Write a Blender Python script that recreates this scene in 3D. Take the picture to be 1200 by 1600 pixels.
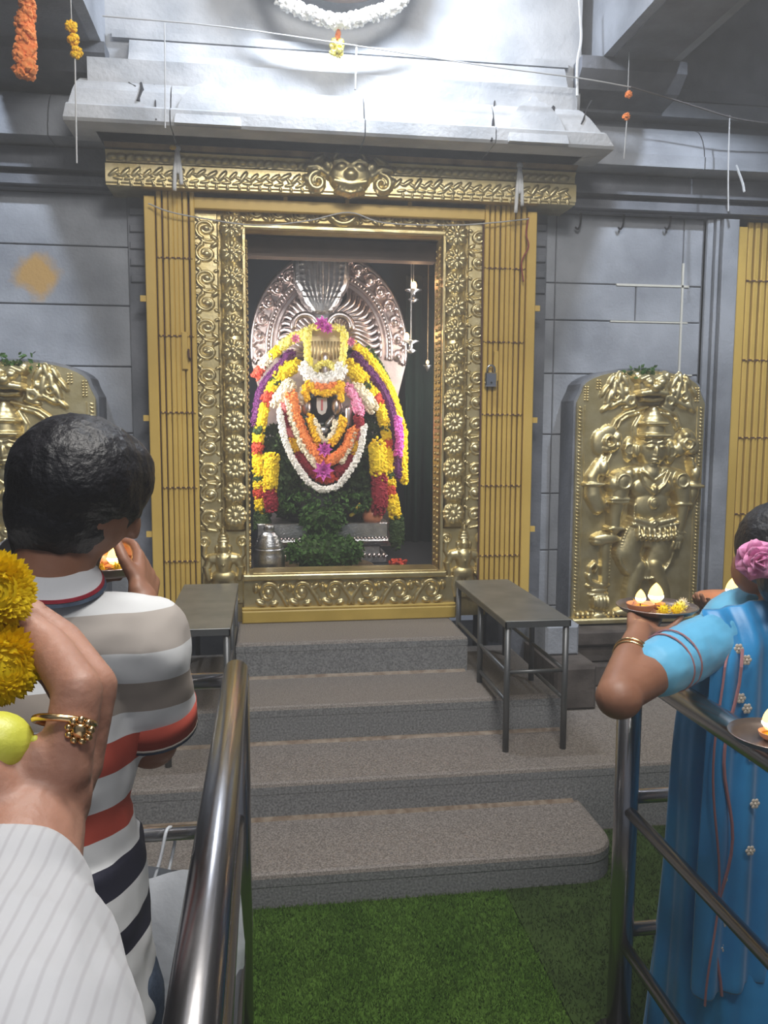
import bpy, math, random
import numpy as np
from mathutils import Vector, Matrix
random.seed(7); RNG = np.random.default_rng(7)
scene = bpy.context.scene
COL = scene.collection
for o in list(bpy.data.objects):
    bpy.data.objects.remove(o, do_unlink=True)

# ------------------------------------------------------------------ camera
EYE = 1.68
YAW, PITCH, ROLL, FPX = [math.radians(a) for a in (8.1277, 5.9171, 0.2284)] + [1284.0]
_f = np.array([math.sin(YAW)*math.cos(PITCH), math.cos(YAW)*math.cos(PITCH), -math.sin(PITCH)])
_r = np.array([math.cos(YAW), -math.sin(YAW), 0.0]); _u = np.cross(_r, _f)
_r, _u = math.cos(ROLL)*_r + math.sin(ROLL)*_u, -math.sin(ROLL)*_r + math.cos(ROLL)*_u
CAMP = np.array([0, 0, EYE])
def P(x, y, Y):
    """world point seen at photo pixel (x, y) on the upright plane at distance Y"""
    d = _r*(x-600)/FPX - _u*(y-800)/FPX + _f
    return CAMP + d*(Y/d[1])
cam_data = bpy.data.cameras.new('camera'); cam = bpy.data.objects.new('camera', cam_data)
COL.objects.link(cam); scene.camera = cam
cam_data.sensor_fit = 'VERTICAL'; cam_data.sensor_height = 32.0; cam_data.lens = FPX/1600*32.0
cam_data.clip_start = 0.02
cam.matrix_world = Matrix(((_r[0], _u[0], -_f[0], 0), (_r[1], _u[1], -_f[1], 0), (_r[2], _u[2], -_f[2], EYE), (0, 0, 0, 1)))

# ------------------------------------------------------------------ world, lights, exposure
world = bpy.data.worlds.new('world'); scene.world = world; world.use_nodes = True
world.node_tree.nodes['Background'].inputs[0].default_value = (0.60, 0.68, 0.85, 1)
world.node_tree.nodes['Background'].inputs[1].default_value = 0.16
vs = scene.view_settings
vs.view_transform = 'Standard'; vs.look = 'None'; vs.gamma = 1.0; vs.use_curve_mapping = False
vs.exposure = 0.35
def light(name, kind, loc, power, color=(1, 1, 1), size=0.2, size_y=None, target=None, spot=None, blend=.5):
    d = bpy.data.lights.new(name, kind); d.energy = power; d.color = color
    if kind == 'AREA':
        d.size = size
        if size_y: d.shape = 'RECTANGLE'; d.size_y = size_y
    elif kind in ('POINT', 'SPOT'): d.shadow_soft_size = size
    if spot: d.spot_size = math.radians(spot); d.spot_blend = blend
    o = bpy.data.objects.new(name, d); COL.objects.link(o); o.location = loc
    if target is not None:
        o.rotation_euler = (Vector(target)-Vector(loc)).to_track_quat('-Z', 'Y').to_euler()
    return o
XC = 0.425                                   # middle of the shrine doorway
COOL = (0.80, 0.88, 1.0)
light('tube_center', 'AREA', (XC+.03, 3.70, 4.05), 38, COOL, 0.5, 0.10, (XC+.03, 4.2, 3.3))
light('spot_west', 'SPOT', (-1.53, 2.60, 4.20), 210, COOL, 0.05, target=(-1.15, 4.55, 1.7), spot=62, blend=.8)
light('spot_east', 'SPOT', (2.29, 2.60, 4.20), 210, COOL, 0.05, target=(2.05, 4.55, 1.7), spot=62, blend=.8)
light('rear_fill_lamp', 'AREA', (0.4, -0.7, 4.25), 42, (1.0, 0.97, 0.93), 1.4, 0.5, (0.45, 2.6, 0.9))  # added fill from behind, brightens the figures' backs, steps and brass
light('hall_lamp', 'AREA', (0.5, 1.2, 4.25), 80, (1.0, 0.97, 0.92), 1.2, 0.5, (0.45, 2.6, 0.5))
light('sanctum_fill', 'AREA', (-0.36, 4.80, 1.85), 13, (1.0, 0.94, 0.90), 0.08, 1.0, (0.45, 5.25, 1.75))  # pair of added side lights, for even brightness on the idol
light('sanctum_fill', 'AREA', (1.22, 4.80, 1.85), 13, (1.0, 0.94, 0.90), 0.08, 1.0, (0.40, 5.25, 1.75))

# ------------------------------------------------------------------ materials
MATS = {}
def mat(name, col, rough=.6, metal=0., col2=None, scale=8., bump=0., bscale=40., emit=None, estr=0., detail=4., coords='Object', spec=.5, trans=0., sss=0., sheen=0., contrast=(.35, .65)):
    m = bpy.data.materials.new(name); m.use_nodes = True
    nt = m.node_tree; b = nt.nodes['Principled BSDF']
    b.inputs['Base Color'].default_value = (*col, 1); b.inputs['Roughness'].default_value = rough
    b.inputs['Metallic'].default_value = metal; b.inputs['Specular IOR Level'].default_value = spec
    if trans: b.inputs['Transmission Weight'].default_value = trans
    if sss:
        b.inputs['Subsurface Weight'].default_value = sss; b.inputs['Subsurface Radius'].default_value = (.02, .008, .004)
    if sheen: b.inputs['Sheen Weight'].default_value = sheen
    tc = nt.nodes.new('ShaderNodeTexCoord')
    if col2 is not None:
        n = nt.nodes.new('ShaderNodeTexNoise'); n.inputs['Scale'].default_value = scale; n.inputs['Detail'].default_value = detail
        nt.links.new(tc.outputs[coords], n.inputs['Vector'])
        r = nt.nodes.new('ShaderNodeValToRGB'); r.color_ramp.elements[0].position = contrast[0]; r.color_ramp.elements[1].position = contrast[1]
        r.color_ramp.elements[0].color = (*col, 1); r.color_ramp.elements[1].color = (*col2, 1)
        nt.links.new(n.outputs['Fac'], r.inputs['Fac']); nt.links.new(r.outputs['Color'], b.inputs['Base Color'])
    if bump:
        n2 = nt.nodes.new('ShaderNodeTexNoise'); n2.inputs['Scale'].default_value = bscale; n2.inputs['Detail'].default_value = 5
        nt.links.new(tc.outputs[coords], n2.inputs['Vector'])
        bp = nt.nodes.new('ShaderNodeBump'); bp.inputs['Strength'].default_value = bump; bp.inputs['Distance'].default_value = .01
        nt.links.new(n2.outputs['Fac'], bp.inputs['Height']); nt.links.new(bp.outputs['Normal'], b.inputs['Normal'])
    if emit is not None:
        b.inputs['Emission Color'].default_value = (*emit, 1); b.inputs['Emission Strength'].default_value = estr
    MATS[name] = m
    return m
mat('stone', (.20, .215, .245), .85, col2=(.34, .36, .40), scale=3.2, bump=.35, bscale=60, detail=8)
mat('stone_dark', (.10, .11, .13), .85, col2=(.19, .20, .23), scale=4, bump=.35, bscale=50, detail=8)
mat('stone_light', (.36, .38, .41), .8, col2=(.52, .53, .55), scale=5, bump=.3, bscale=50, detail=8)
mat('stone_crack', (.03, .03, .035), .9)
mat('mortar', (.10, .105, .12), .95)
mat('mortar_pale', (.55, .54, .48), .9)
mat('granite', (.14, .12, .105), .6, col2=(.31, .275, .245), scale=190, bump=.12, bscale=120, detail=2, contrast=(.38, .62))
mat('granite_riser', (.15, .155, .16), .75, col2=(.29, .295, .30), scale=120, bump=.2, bscale=120, detail=3)
mat('grout', (.20, .145, .105), .95, col2=(.34, .28, .22), scale=30)
mat('plinth_stone', (.050, .040, .035), .9, col2=(.105, .088, .078), scale=9, bump=.4, bscale=40)
mat('brass', (.58, .47, .22), .40, .88, col2=(.72, .62, .36), scale=14, bump=.08, bscale=70)
mat('brass_dark', (.42, .32, .14), .45, .88, col2=(.56, .44, .20), scale=14, bump=.2, bscale=60)
mat('brass_tarnish', (.16, .11, .07), .55, .8, col2=(.34, .24, .12), scale=10, bump=.3, bscale=60)
mat('silver', (.62, .53, .52), .32, 1., col2=(.78, .68, .66), scale=20, bump=.12, bscale=90)
mat('silver_grey', (.42, .43, .45), .33, 1., col2=(.62, .63, .65), scale=20, bump=.25, bscale=120)
mat('steel', (.46, .45, .46), .24, 1., bump=.02, bscale=30)
mat('steel_dull', (.30, .31, .32), .42, 1., col2=(.38, .39, .40), scale=6)
mat('bench_top', (.27, .275, .27), .45, .75, col2=(.36, .36, .35), scale=7)
mat('bench_leg', (.16, .165, .17), .45, .7)
mat('gate_yellow', (.60, .40, .085), .5, col2=(.68, .46, .11), scale=3)
mat('gate_gap', (.10, .045, .03), .8)
mat('sill_yellow', (.48, .33, .06), .45, col2=(.60, .42, .09), scale=5)
mat('chrome', (.60, .62, .66), .15, 1.)
mat('wood_dark', (.07, .045, .035), .6, col2=(.11, .075, .055), scale=6)
mat('black', (.010, .010, .012), .35)
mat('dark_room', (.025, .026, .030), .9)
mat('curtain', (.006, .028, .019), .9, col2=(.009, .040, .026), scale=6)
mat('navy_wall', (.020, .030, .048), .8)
mat('gold_panel', (.62, .50, .28), .35, .7)
mat('white', (.80, .78, .74), .5)
mat('namam', (.85, .82, .80), .5)
mat('red', (.50, .04, .04), .5)
FL = dict(rough=.65, spec=.2)
mat('fl_yellow', (.80, .56, .010), col2=(.88, .68, .03), scale=60, **FL)
mat('fl_gold', (.80, .42, .010), col2=(.86, .56, .02), scale=60, **FL)
mat('fl_lemon', (.84, .74, .10), col2=(.88, .80, .30), scale=60, **FL)
mat('fl_white', (.76, .75, .70), col2=(.86, .85, .82), scale=60, **FL)
mat('fl_cream', (.74, .66, .48), col2=(.82, .75, .58), scale=60, **FL)
mat('fl_orange', (.80, .22, .06), col2=(.84, .30, .09), scale=60, **FL)
mat('fl_red', (.52, .05, .035), col2=(.62, .10, .05), scale=60, **FL)
mat('fl_maroon', (.24, .015, .03), col2=(.34, .03, .05), scale=60, **FL)
mat('fl_pink', (.78, .22, .42), col2=(.84, .42, .58), scale=60, **FL)
mat('fl_rose', (.62, .14, .16), col2=(.70, .24, .25), scale=60, **FL)
mat('fl_purple', (.085, .016, .085), col2=(.125, .03, .13), scale=60, **FL)
mat('fl_lotus', (.62, .09, .48), col2=(.74, .20, .62), scale=30, **FL)
mat('leaf', (.026, .050, .015), col2=(.055, .095, .030), scale=25, **FL)
mat('leaf_bright', (.030, .080, .016), col2=(.070, .150, .035), scale=25, **FL)
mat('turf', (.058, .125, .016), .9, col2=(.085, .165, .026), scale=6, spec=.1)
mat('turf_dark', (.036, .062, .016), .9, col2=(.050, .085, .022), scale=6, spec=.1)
mat('floor', (.07, .065, .06), .7, col2=(.12, .11, .10), scale=5)
mat('skin', (.265, .120, .072), .5, col2=(.31, .145, .088), scale=12, sss=.12, bump=.05, bscale=90)
mat('skin_hand', (.36, .180, .125), .5, col2=(.43, .225, .16), scale=22, sss=.15, bump=.10, bscale=130)
mat('hair', (.006, .006, .009), .45, col2=(.012, .012, .016), scale=30, bump=.4, bscale=110)
mat('denim', (.035, .055, .095), .8, col2=(.075, .105, .16), scale=25, bump=.2, bscale=150)
mat('cloth_white', (.66, .67, .70), .85, sheen=.2, bump=.1, bscale=30)
mat('bag_white', (.82, .86, .92), .5, trans=.15, bump=.5, bscale=14)
mat('gold_jewel', (.80, .55, .28), .22, 1.)
mat('clay', (.42, .17, .085), .6, col2=(.50, .22, .12), scale=20)
mat('plate_steel', (.50, .40, .35), .3, .9)
mat('flame', (1, .5, .12), .5, emit=(1.0, .55, .12), estr=4)
mat('flame_core', (1, .9, .6), .5, emit=(1.0, .86, .55), estr=14)
mat('flame_small', (1, .5, .2), .5, emit=(1.0, .50, .20), estr=5)
mat('saree', (.018, .26, .60), .42, col2=(.03, .33, .70), scale=5, sheen=.3, bump=.15, bscale=18)
mat('blouse', (.10, .43, .71), .55, col2=(.13, .49, .77), scale=6, sheen=.3, bump=.1, bscale=40)
mat('embroidery', (.42, .20, .22), .6)
mat('embroidery_pale', (.62, .56, .48), .5)
mat('rose_pink', (.74, .25, .50), .55, col2=(.80, .36, .58), scale=40, sss=.1)
mat('lime', (.55, .58, .06), .4, col2=(.66, .66, .10), scale=20, bump=.1, bscale=160)
mat('orange_pot', (.62, .20, .10), .4, col2=(.70, .28, .15), scale=30)
mat('banana', (.72, .55, .08), .5)
mat('string', (.45, .45, .45), .8)
mat('string_dark', (.09, .08, .08), .8)
mat('thread_cloth', (.62, .63, .64), .9)
mat('red_thread', (.28, .05, .05), .8)
mat('ceiling', (.10, .105, .12), .9, col2=(.15, .155, .17), scale=3)
mat('lamp_white', (.9, .9, .9), .5, emit=(.85, .92, 1), estr=6)
# wall stone with the turmeric smear somebody rubbed on it (a stain with its own outline)
def wall_stone():
    m = MATS['stone'].copy(); m.name = 'stone_smeared'; nt = m.node_tree; b = nt.nodes['Principled BSDF']
    ramp = [n for n in nt.nodes if n.type == 'VALTORGB'][0]
    geo = nt.nodes.new('ShaderNodeNewGeometry')
    dist = nt.nodes.new('ShaderNodeVectorMath'); dist.operation = 'DISTANCE'; dist.inputs[1].default_value = P(56, 428, 4.55)
    nz = nt.nodes.new('ShaderNodeTexNoise'); nz.inputs['Scale'].default_value = 11
    nt.links.new(geo.outputs['Position'], nz.inputs['Vector']); nt.links.new(geo.outputs['Position'], dist.inputs[0])
    ad = nt.nodes.new('ShaderNodeMath'); ad.operation = 'MULTIPLY_ADD'; ad.inputs[1].default_value = .13; ad.inputs[2].default_value = -.065
    nt.links.new(nz.outputs['Fac'], ad.inputs[0])
    sm = nt.nodes.new('ShaderNodeMath'); sm.operation = 'ADD'
    nt.links.new(dist.outputs['Value'], sm.inputs[0]); nt.links.new(ad.outputs[0], sm.inputs[1])
    mr = nt.nodes.new('ShaderNodeMapRange'); mr.inputs[1].default_value = .075; mr.inputs[2].default_value = .13
    mr.inputs[3].default_value = .85; mr.inputs[4].default_value = 0.
    nt.links.new(sm.outputs[0], mr.inputs[0])
    mx = nt.nodes.new('ShaderNodeMix'); mx.data_type = 'RGBA'
    nt.links.new(mr.outputs[0], mx.inputs[0]); nt.links.new(ramp.outputs['Color'], mx.inputs[6]); mx.inputs[7].default_value = (.42, .24, .05, 1)
    nt.links.new(mx.outputs[2], b.inputs['Base Color'])
    MATS['stone_smeared'] = m
wall_stone()

# ------------------------------------------------------------------ mesh helpers
class MB:
    """collects shapes for ONE mesh object"""
    def __init__(s): s.v = []; s.f = []
    def add(s, v, f):
        n = len(s.v); s.v += [tuple(map(float, p)) for p in v]; s.f += [tuple(int(i)+n for i in q) for q in f]; return s
    def box(s, x0, x1, y0, y1, z0, z1):
        v = [(x0,y0,z0),(x1,y0,z0),(x1,y1,z0),(x0,y1,z0),(x0,y0,z1),(x1,y0,z1),(x1,y1,z1),(x0,y1,z1)]
        return s.add(v, [(0,3,2,1),(4,5,6,7),(0,1,5,4),(1,2,6,5),(2,3,7,6),(3,0,4,7)])
    def bbox(s, x0, x1, y0, y1, z0, z1, c=.006):
        """box with chamfered front/vertical edges (an octagonal-ish stone)"""
        v = []; f = []
        for (yy, e) in ((y0, c), (y0+c, 0), (y1, 0)):
            v += [(x0+e,yy,z0+e),(x1-e,yy,z0+e),(x1-e,yy,z1-e),(x0+e,yy,z1-e)]
        f.append((0,1,2,3))
        for k in (0, 4):
            for i in range(4): j = (i+1) % 4; f.append((k+j, k+i, k+4+i, k+4+j))
        f.append((11,10,9,8))
        return s.add(v, f)
    def tube(s, pts, r, n=8, cap=True, rs=None, up=None):
        pts = [np.array(p, float) for p in pts]; m = len(pts)
        rr = rs if rs is not None else [r]*m
        v = []; f = []; prev = None
        for i, p in enumerate(pts):
            t = pts[min(i+1, m-1)] - pts[max(i-1, 0)]; t /= (np.linalg.norm(t)+1e-12)
            if prev is None:
                a = np.array([0, 0, 1.]) if abs(t[2]) < .9 else np.array([1., 0, 0])
                if up is not None: a = np.array(up, float)
            else: a = prev
            a = a - t*(a@t); a /= (np.linalg.norm(a)+1e-12); prev = a; b = np.cross(t, a)
            for k in range(n):
                th = 2*math.pi*k/n; v.append(p + rr[i]*(math.cos(th)*a + math.sin(th)*b))
        for i in range(m-1):
            for k in range(n):
                k2 = (k+1) % n; f.append((i*n+k, i*n+k2, (i+1)*n+k2, (i+1)*n+k))
        if cap: f.append(tuple(range(n-1, -1, -1))); f.append(tuple((m-1)*n+k for k in range(n)))
        return s.add(v, f)
    def lathe(s, c, prof, n=20, axis=2):
        """prof: list of (radius, height) about a vertical axis at c"""
        v = []; f = []
        for (r, h) in prof:
            for k in range(n):
                th = 2*math.pi*k/n; v.append((c[0]+r*math.cos(th), c[1]+r*math.sin(th), c[2]+h))
        for i in range(len(prof)-1):
            for k in range(n):
                k2 = (k+1) % n; f.append((i*n+k, i*n+k2, (i+1)*n+k2, (i+1)*n+k))
        f.append(tuple(range(n-1, -1, -1))); f.append(tuple((len(prof)-1)*n+k for k in range(n)))
        return s.add(v, f)
    def ell(s, c, r, n=12, m=8, rot=None):
        c = np.array(c, float); v = [(0, 0, 1.)]; f = []
        for i in range(1, m):
            ph = math.pi*i/m
            for k in range(n):
                th = 2*math.pi*k/n; v.append((math.sin(ph)*math.cos(th), math.sin(ph)*math.sin(th), math.cos(ph)))
        v.append((0, 0, -1.)); L = len(v)-1
        for k in range(n):
            k2 = (k+1) % n; f.append((0, 1+k, 1+k2)); f.append((L, L-n+k2, L-n+k))
            for i in range(m-2): a = 1+i*n; f.append((a+k, a+n+k, a+n+k2, a+k2))
        v = np.array(v)*np.array(r, float)
        if rot is not None: v = v @ np.array(rot.to_3x3() if hasattr(rot, 'to_3x3') else rot).T
        return s.add(v+c, f)
    def cap(s, a, b, ra, rb, n=14):
        """tapered limb segment with rounded ends"""
        a = np.array(a, float); b = np.array(b, float); L = np.linalg.norm(b-a)
        t = (b-a)/(L+1e-9); pts = []; rs = []
        for k in range(5):
            th = math.pi/2*k/4; pts.append(a - t*ra*math.cos(th)); rs.append(max(ra*math.sin(th), ra*.03))
        for k in range(5):
            th = math.pi/2*(1-k/4); pts.append(b + t*rb*math.cos(th)); rs.append(max(rb*math.sin(th), rb*.03))
        a0 = np.array([0, 0, 1.]) if abs(t[2]) < .9 else np.array([1., 0, 0])
        a0 = a0 - t*(a0@t); a0 /= np.linalg.norm(a0); b0 = np.cross(t, a0); v = []; f = []
        for p, r_ in zip(pts, rs):
            for k in range(n): th = 2*math.pi*k/n; v.append(p + r_*(math.cos(th)*a0+math.sin(th)*b0))
        for i in range(len(pts)-1):
            for k in range(n): k2 = (k+1) % n; f.append((i*n+k, i*n+k2, (i+1)*n+k2, (i+1)*n+k))
        f.append(tuple(range(n-1, -1, -1))); f.append(tuple((len(pts)-1)*n+k for k in range(n)))
        return s.add(v, f)
    def chain(s, pts, n=14):
        for (a, b) in zip(pts[:-1], pts[1:]): s.cap(a[:3], b[:3], a[3], b[3], n)
        return s
    def prism(s, poly, y0, y1):
        """closed polygon in x,z extruded along y"""
        n = len(poly); v = [(x, y0, z) for x, z in poly] + [(x, y1, z) for x, z in poly]
        f = [tuple(range(n)), tuple(range(2*n-1, n-1, -1))]
        for i in range(n): j = (i+1) % n; f.append((j, i, n+i, n+j))
        return s.add(v, f)
    def prismx(s, poly, x0, x1):
        """closed polygon in y,z extruded along x"""
        n = len(poly); v = [(x0, y, z) for y, z in poly] + [(x1, y, z) for y, z in poly]
        f = [tuple(range(n-1, -1, -1)), tuple(range(n, 2*n))]
        for i in range(n): j = (i+1) % n; f.append((i, j, n+j, n+i))
        return s.add(v, f)
    def prismz(s, poly, z0, z1):
        n = len(poly); v = [(x, y, z0) for x, y in poly] + [(x, y, z1) for x, y in poly]
        f = [tuple(range(n-1, -1, -1)), tuple(range(n, 2*n))]
        for i in range(n): j = (i+1) % n; f.append((i, j, n+j, n+i))
        return s.add(v, f)
    def mesh(s, name, smooth=False):
        me = bpy.data.meshes.new(name); me.from_pydata(s.v, [], s.f); me.update()
        if smooth: me.polygons.foreach_set('use_smooth', [True]*len(me.polygons))
        return me
    def build(s, name, m, parent=None, smooth=False):
        me = s.mesh(name, smooth); me.materials.append(MATS[m] if isinstance(m, str) else m)
        return put(name, me, parent)
def put(name, data, parent=None, loc=None):
    o = bpy.data.objects.new(name, data); COL.objects.link(o)
    if parent is not None:
        o.parent = parent; o.matrix_parent_inverse = parent.matrix_basis.inverted()
    if loc is not None: o.location = loc
    return o
def tag(o, label, cat, group=None):
    o['label'] = label; o['category'] = cat
    if group: o['group'] = group
    return o
def struct(o): o['kind'] = 'structure'; return o
def thing(name, loc, label, cat, group=None):
    o = bpy.data.objects.new(name, None); COL.objects.link(o); o.location = loc; o.empty_display_size = .05
    return tag(o, label, cat, group)
def remesh(o, voxel, it=4, fac=.5):
    r = o.modifiers.new('remesh', 'REMESH'); r.mode = 'VOXEL'; r.voxel_size = voxel; r.use_smooth_shade = True
    if it:
        sm = o.modifiers.new('smooth', 'SMOOTH'); sm.iterations = it; sm.factor = fac
    return o
def wrinkle(o, strength, size):
    t = bpy.data.textures.new('folds', 'CLOUDS'); t.noise_scale = size; t.noise_depth = 1
    d = o.modifiers.new('folds', 'DISPLACE'); d.texture = t; d.strength = strength; d.mid_level = .5; d.texture_coords = 'GLOBAL'
    return o

# repousse relief: a height field over (x, z), bulging towards -y
def relief(prims, res, pad=.0, blur=1, floor=None):
    xs = []; zs = []
    def ext(x, z, r): xs.extend([x-r, x+r]); zs.extend([z-r, z+r])
    caps = []
    for p in prims:
        k = p[0]
        if k == 'c': caps.append(('c',)+tuple(p[1:])); ext(p[1], p[2], p[3]); ext(p[4], p[5], p[6])
        elif k == 'p':
            for a, b in zip(p[1][:-1], p[1][1:]):
                caps.append(('c', a[0], a[1], a[2], b[0], b[1], b[2], p[2], p[3])); ext(a[0], a[1], a[2]); ext(b[0], b[1], b[2])
        elif k == 'e': caps.append(p); ext(p[1], p[2], max(p[3], p[4]))
        elif k == 'r': caps.append(p); ext(p[1], p[2], p[3]+p[4])
    x0, x1, z0, z1 = min(xs)-pad-2*res, max(xs)+pad+2*res, min(zs)-pad-2*res, max(zs)+pad+2*res
    nx = int((x1-x0)/res)+2; nz = int((z1-z0)/res)+2
    X, Z = np.meshgrid(x0+res*np.arange(nx), z0+res*np.arange(nz), indexing='ij')
    H = np.zeros_like(X)
    for p in caps:
        if p[0] == 'c':
            _, ax, az, ra, bx, bz, rb, base, dep = p
            dx, dz = bx-ax, bz-az; L2 = dx*dx+dz*dz+1e-12
            t = np.clip(((X-ax)*dx+(Z-az)*dz)/L2, 0, 1); r = ra+(rb-ra)*t
            d = np.hypot(X-ax-t*dx, Z-az-t*dz)/r; k = np.clip(1-d*d, 0, None); h = np.where(d < 1, base+dep*r*np.sqrt(k), 0)
        elif p[0] == 'e':
            _, cx, cz, rx, rz, base, dep, ang = p
            c, s_ = math.cos(ang), math.sin(ang); u = ((X-cx)*c+(Z-cz)*s_)/rx; w = (-(X-cx)*s_+(Z-cz)*c)/rz
            d2 = u*u+w*w; h = np.where(d2 < 1, base+dep*min(rx, rz)*np.sqrt(np.clip(1-d2, 0, None)), 0)
        else:
            _, cx, cz, R, r, base, dep = p
            d = np.abs(np.hypot(X-cx, Z-cz)-R)/r; h = np.where(d < 1, base+dep*r*np.sqrt(np.clip(1-d*d, 0, None)), 0)
        H = np.maximum(H, h)
    for _ in range(blur):
        K = np.pad(H, 1, mode='edge'); H2 = (K[:-2,1:-1]+K[2:,1:-1]+K[1:-1,:-2]+K[1:-1,2:]+2*H)/6; H = np.where(H2 > 1e-4, H2, 0)
    idx = -np.ones(X.shape, int); fq = []
    act = H > 5e-4
    q = act[:-1,:-1] | act[1:,:-1] | act[1:,1:] | act[:-1,1:]
    ii, jj = np.nonzero(q)
    use = np.zeros(X.shape, bool)
    for di, dj in ((0,0),(1,0),(1,1),(0,1)): use[ii+di, jj+dj] = True
    idx[use] = np.arange(use.sum())
    v = np.stack([X[use], -H[use], Z[use]], 1)
    f = np.stack([idx[ii, jj], idx[ii+1, jj], idx[ii+1, jj+1], idx[ii, jj+1]], 1)
    me = bpy.data.meshes.new('relief'); me.from_pydata(v.tolist(), [], f.tolist()); me.update()
    me.polygons.foreach_set('use_smooth', [True]*len(me.polygons))
    return me
def relief_obj(name, prims, res, m, parent, loc, blur=1):
    me = relief(prims, res, blur=blur); me.name = name; me.materials.append(MATS[m]); o = put(name, me, parent)
    o.location = loc; return o
def place(o, parent, loc):
    """a child that sits at a world point under an unrotated parent"""
    o.parent = parent; o.matrix_parent_inverse = Matrix.Translation(parent.location).inverted(); o.location = loc; return o

# scattered small shapes joined into one mesh (flower heads, leaves)
_ph = (1+5**.5)/2
ICO_V = np.array([(-1,_ph,0),(1,_ph,0),(-1,-_ph,0),(1,-_ph,0),(0,-1,_ph),(0,1,_ph),(0,-1,-_ph),(0,1,-_ph),(_ph,0,-1),(_ph,0,1),(-_ph,0,-1),(-_ph,0,1)])/math.hypot(1,_ph)
ICO_F = np.array([(0,11,5),(0,5,1),(0,1,7),(0,7,10),(0,10,11),(1,5,9),(5,11,4),(11,10,2),(10,7,6),(7,1,8),(3,9,4),(3,4,2),(3,2,6),(3,6,8),(3,8,9),(4,9,5),(2,4,11),(6,2,10),(8,6,7),(9,8,1)])
def rand_rot(n):
    q = RNG.normal(size=(n, 4)); q /= np.linalg.norm(q, axis=1)[:, None]; w, x, y, z = q.T
    return np.stack([np.stack([1-2*(y*y+z*z), 2*(x*y-z*w), 2*(x*z+y*w)], -1), np.stack([2*(x*y+z*w), 1-2*(x*x+z*z), 2*(y*z-x*w)], -1), np.stack([2*(x*z-y*w), 2*(y*z+x*w), 1-2*(x*x+y*y)], -1)], 1)
def scatter(mb, centers, size, base_v=ICO_V, base_f=ICO_F, squash=(1, 1, .6), rots=None):
    n = len(centers); R = rand_rot(n) if rots is None else rots
    bv = base_v*np.array(squash); s = np.asarray(size)*(RNG.uniform(.75, 1.2, n))
    V = np.einsum('nij,kj->nki', R, bv)*s[:, None, None] + np.asarray(centers)[:, None, :]
    off = len(mb.v); mb.v += [tuple(p) for p in V.reshape(-1, 3).tolist()]
    Fs = (base_f[None]+np.arange(n)[:, None, None]*len(base_v)+off).reshape(-1, base_f.shape[1])
    mb.f += [tuple(q) for q in Fs.tolist()]
    return mb
LEAF_V = np.array([(0,0,0),(.35,.5,.12),(0,.55,0),(-.35,.5,.12),(0,1.1,.08)]); LEAF_F = np.array([(0,1,2),(0,2,3),(1,4,2),(2,4,3)])
def path_sample(pts, n):
    pts = np.array(pts, float); seg = np.linalg.norm(np.diff(pts, axis=0), axis=1); cs = np.concatenate([[0], np.cumsum(seg)])
    t = np.linspace(0, cs[-1], n); return np.stack([np.interp(t, cs, pts[:, k]) for k in range(3)], 1)
def smooth_path(pts, n=40):
    """Catmull-Rom through the points"""
    p = [np.array(q, float) for q in pts]; p = [2*p[0]-p[1]]+p+[2*p[-1]-p[-2]]; out = []
    k = max(2, n//(len(p)-3))
    for i in range(1, len(p)-2):
        for t in np.linspace(0, 1, k, endpoint=False):
            a, b, c, d = p[i-1], p[i], p[i+1], p[i+2]
            out.append(.5*((2*b)+(-a+c)*t+(2*a-5*b+4*c-d)*t*t+(-a+3*b-3*c+d)*t**3))
    out.append(p[-2]); return out
def garland_part(name, pts, r, m, parent, density=1., flower=.016, flat=.7):
    """a run of blossoms threaded round a path"""
    pts = np.array(pts, float); L = np.linalg.norm(np.diff(pts, axis=0), axis=1).sum()
    n = max(8, int(density*2*math.pi*r*(L+r)/(flower*flower*1.0)))
    c = path_sample(pts, max(n, 2)); d = RNG.normal(size=(len(c), 3)); d /= np.linalg.norm(d, axis=1)[:, None]
    d[:, 1] *= flat
    mb = MB(); scatter(mb, c+d*r*.82, flower*.85)
    mb.tube(pts, r*.70, 8, rs=[r*.45]+[r*.70]*(len(pts)-2)+[r*.45])
    return mb.build(name, m, parent)
# ------------------------------------------------------------------ the setting
WY = 4.55                                     # face of the shrine wall
struct(MB().box(-5, 5.5, -4, 6.9, -.10, -.004).build('floor', 'floor'))
struct(MB().box(-5, 5.5, -1.0, 6.9, 4.45, 4.6).build('ceiling', 'ceiling'))
struct(MB().box(-5.2, -5, -4, 6.9, -.1, 4.6).build('wall_far_left', 'stone_dark'))
struct(MB().box(5.5, 5.7, -4, 6.9, -.1, 4.6).build('wall_far_right', 'stone_dark'))
DX0, DX1, DZ0, DZ1 = -.10, .95, .84, 2.72     # clear opening
# sanctum room behind the doorway
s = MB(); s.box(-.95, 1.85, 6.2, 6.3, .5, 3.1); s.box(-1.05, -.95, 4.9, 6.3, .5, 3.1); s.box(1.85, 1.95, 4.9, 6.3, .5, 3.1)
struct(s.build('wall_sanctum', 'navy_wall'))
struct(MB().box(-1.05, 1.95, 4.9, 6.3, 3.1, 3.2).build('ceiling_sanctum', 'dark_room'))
struct(MB().box(-1.05, 1.95, 4.62, 6.3, .62, .84).build('floor_sanctum', 'dark_room'))

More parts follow.
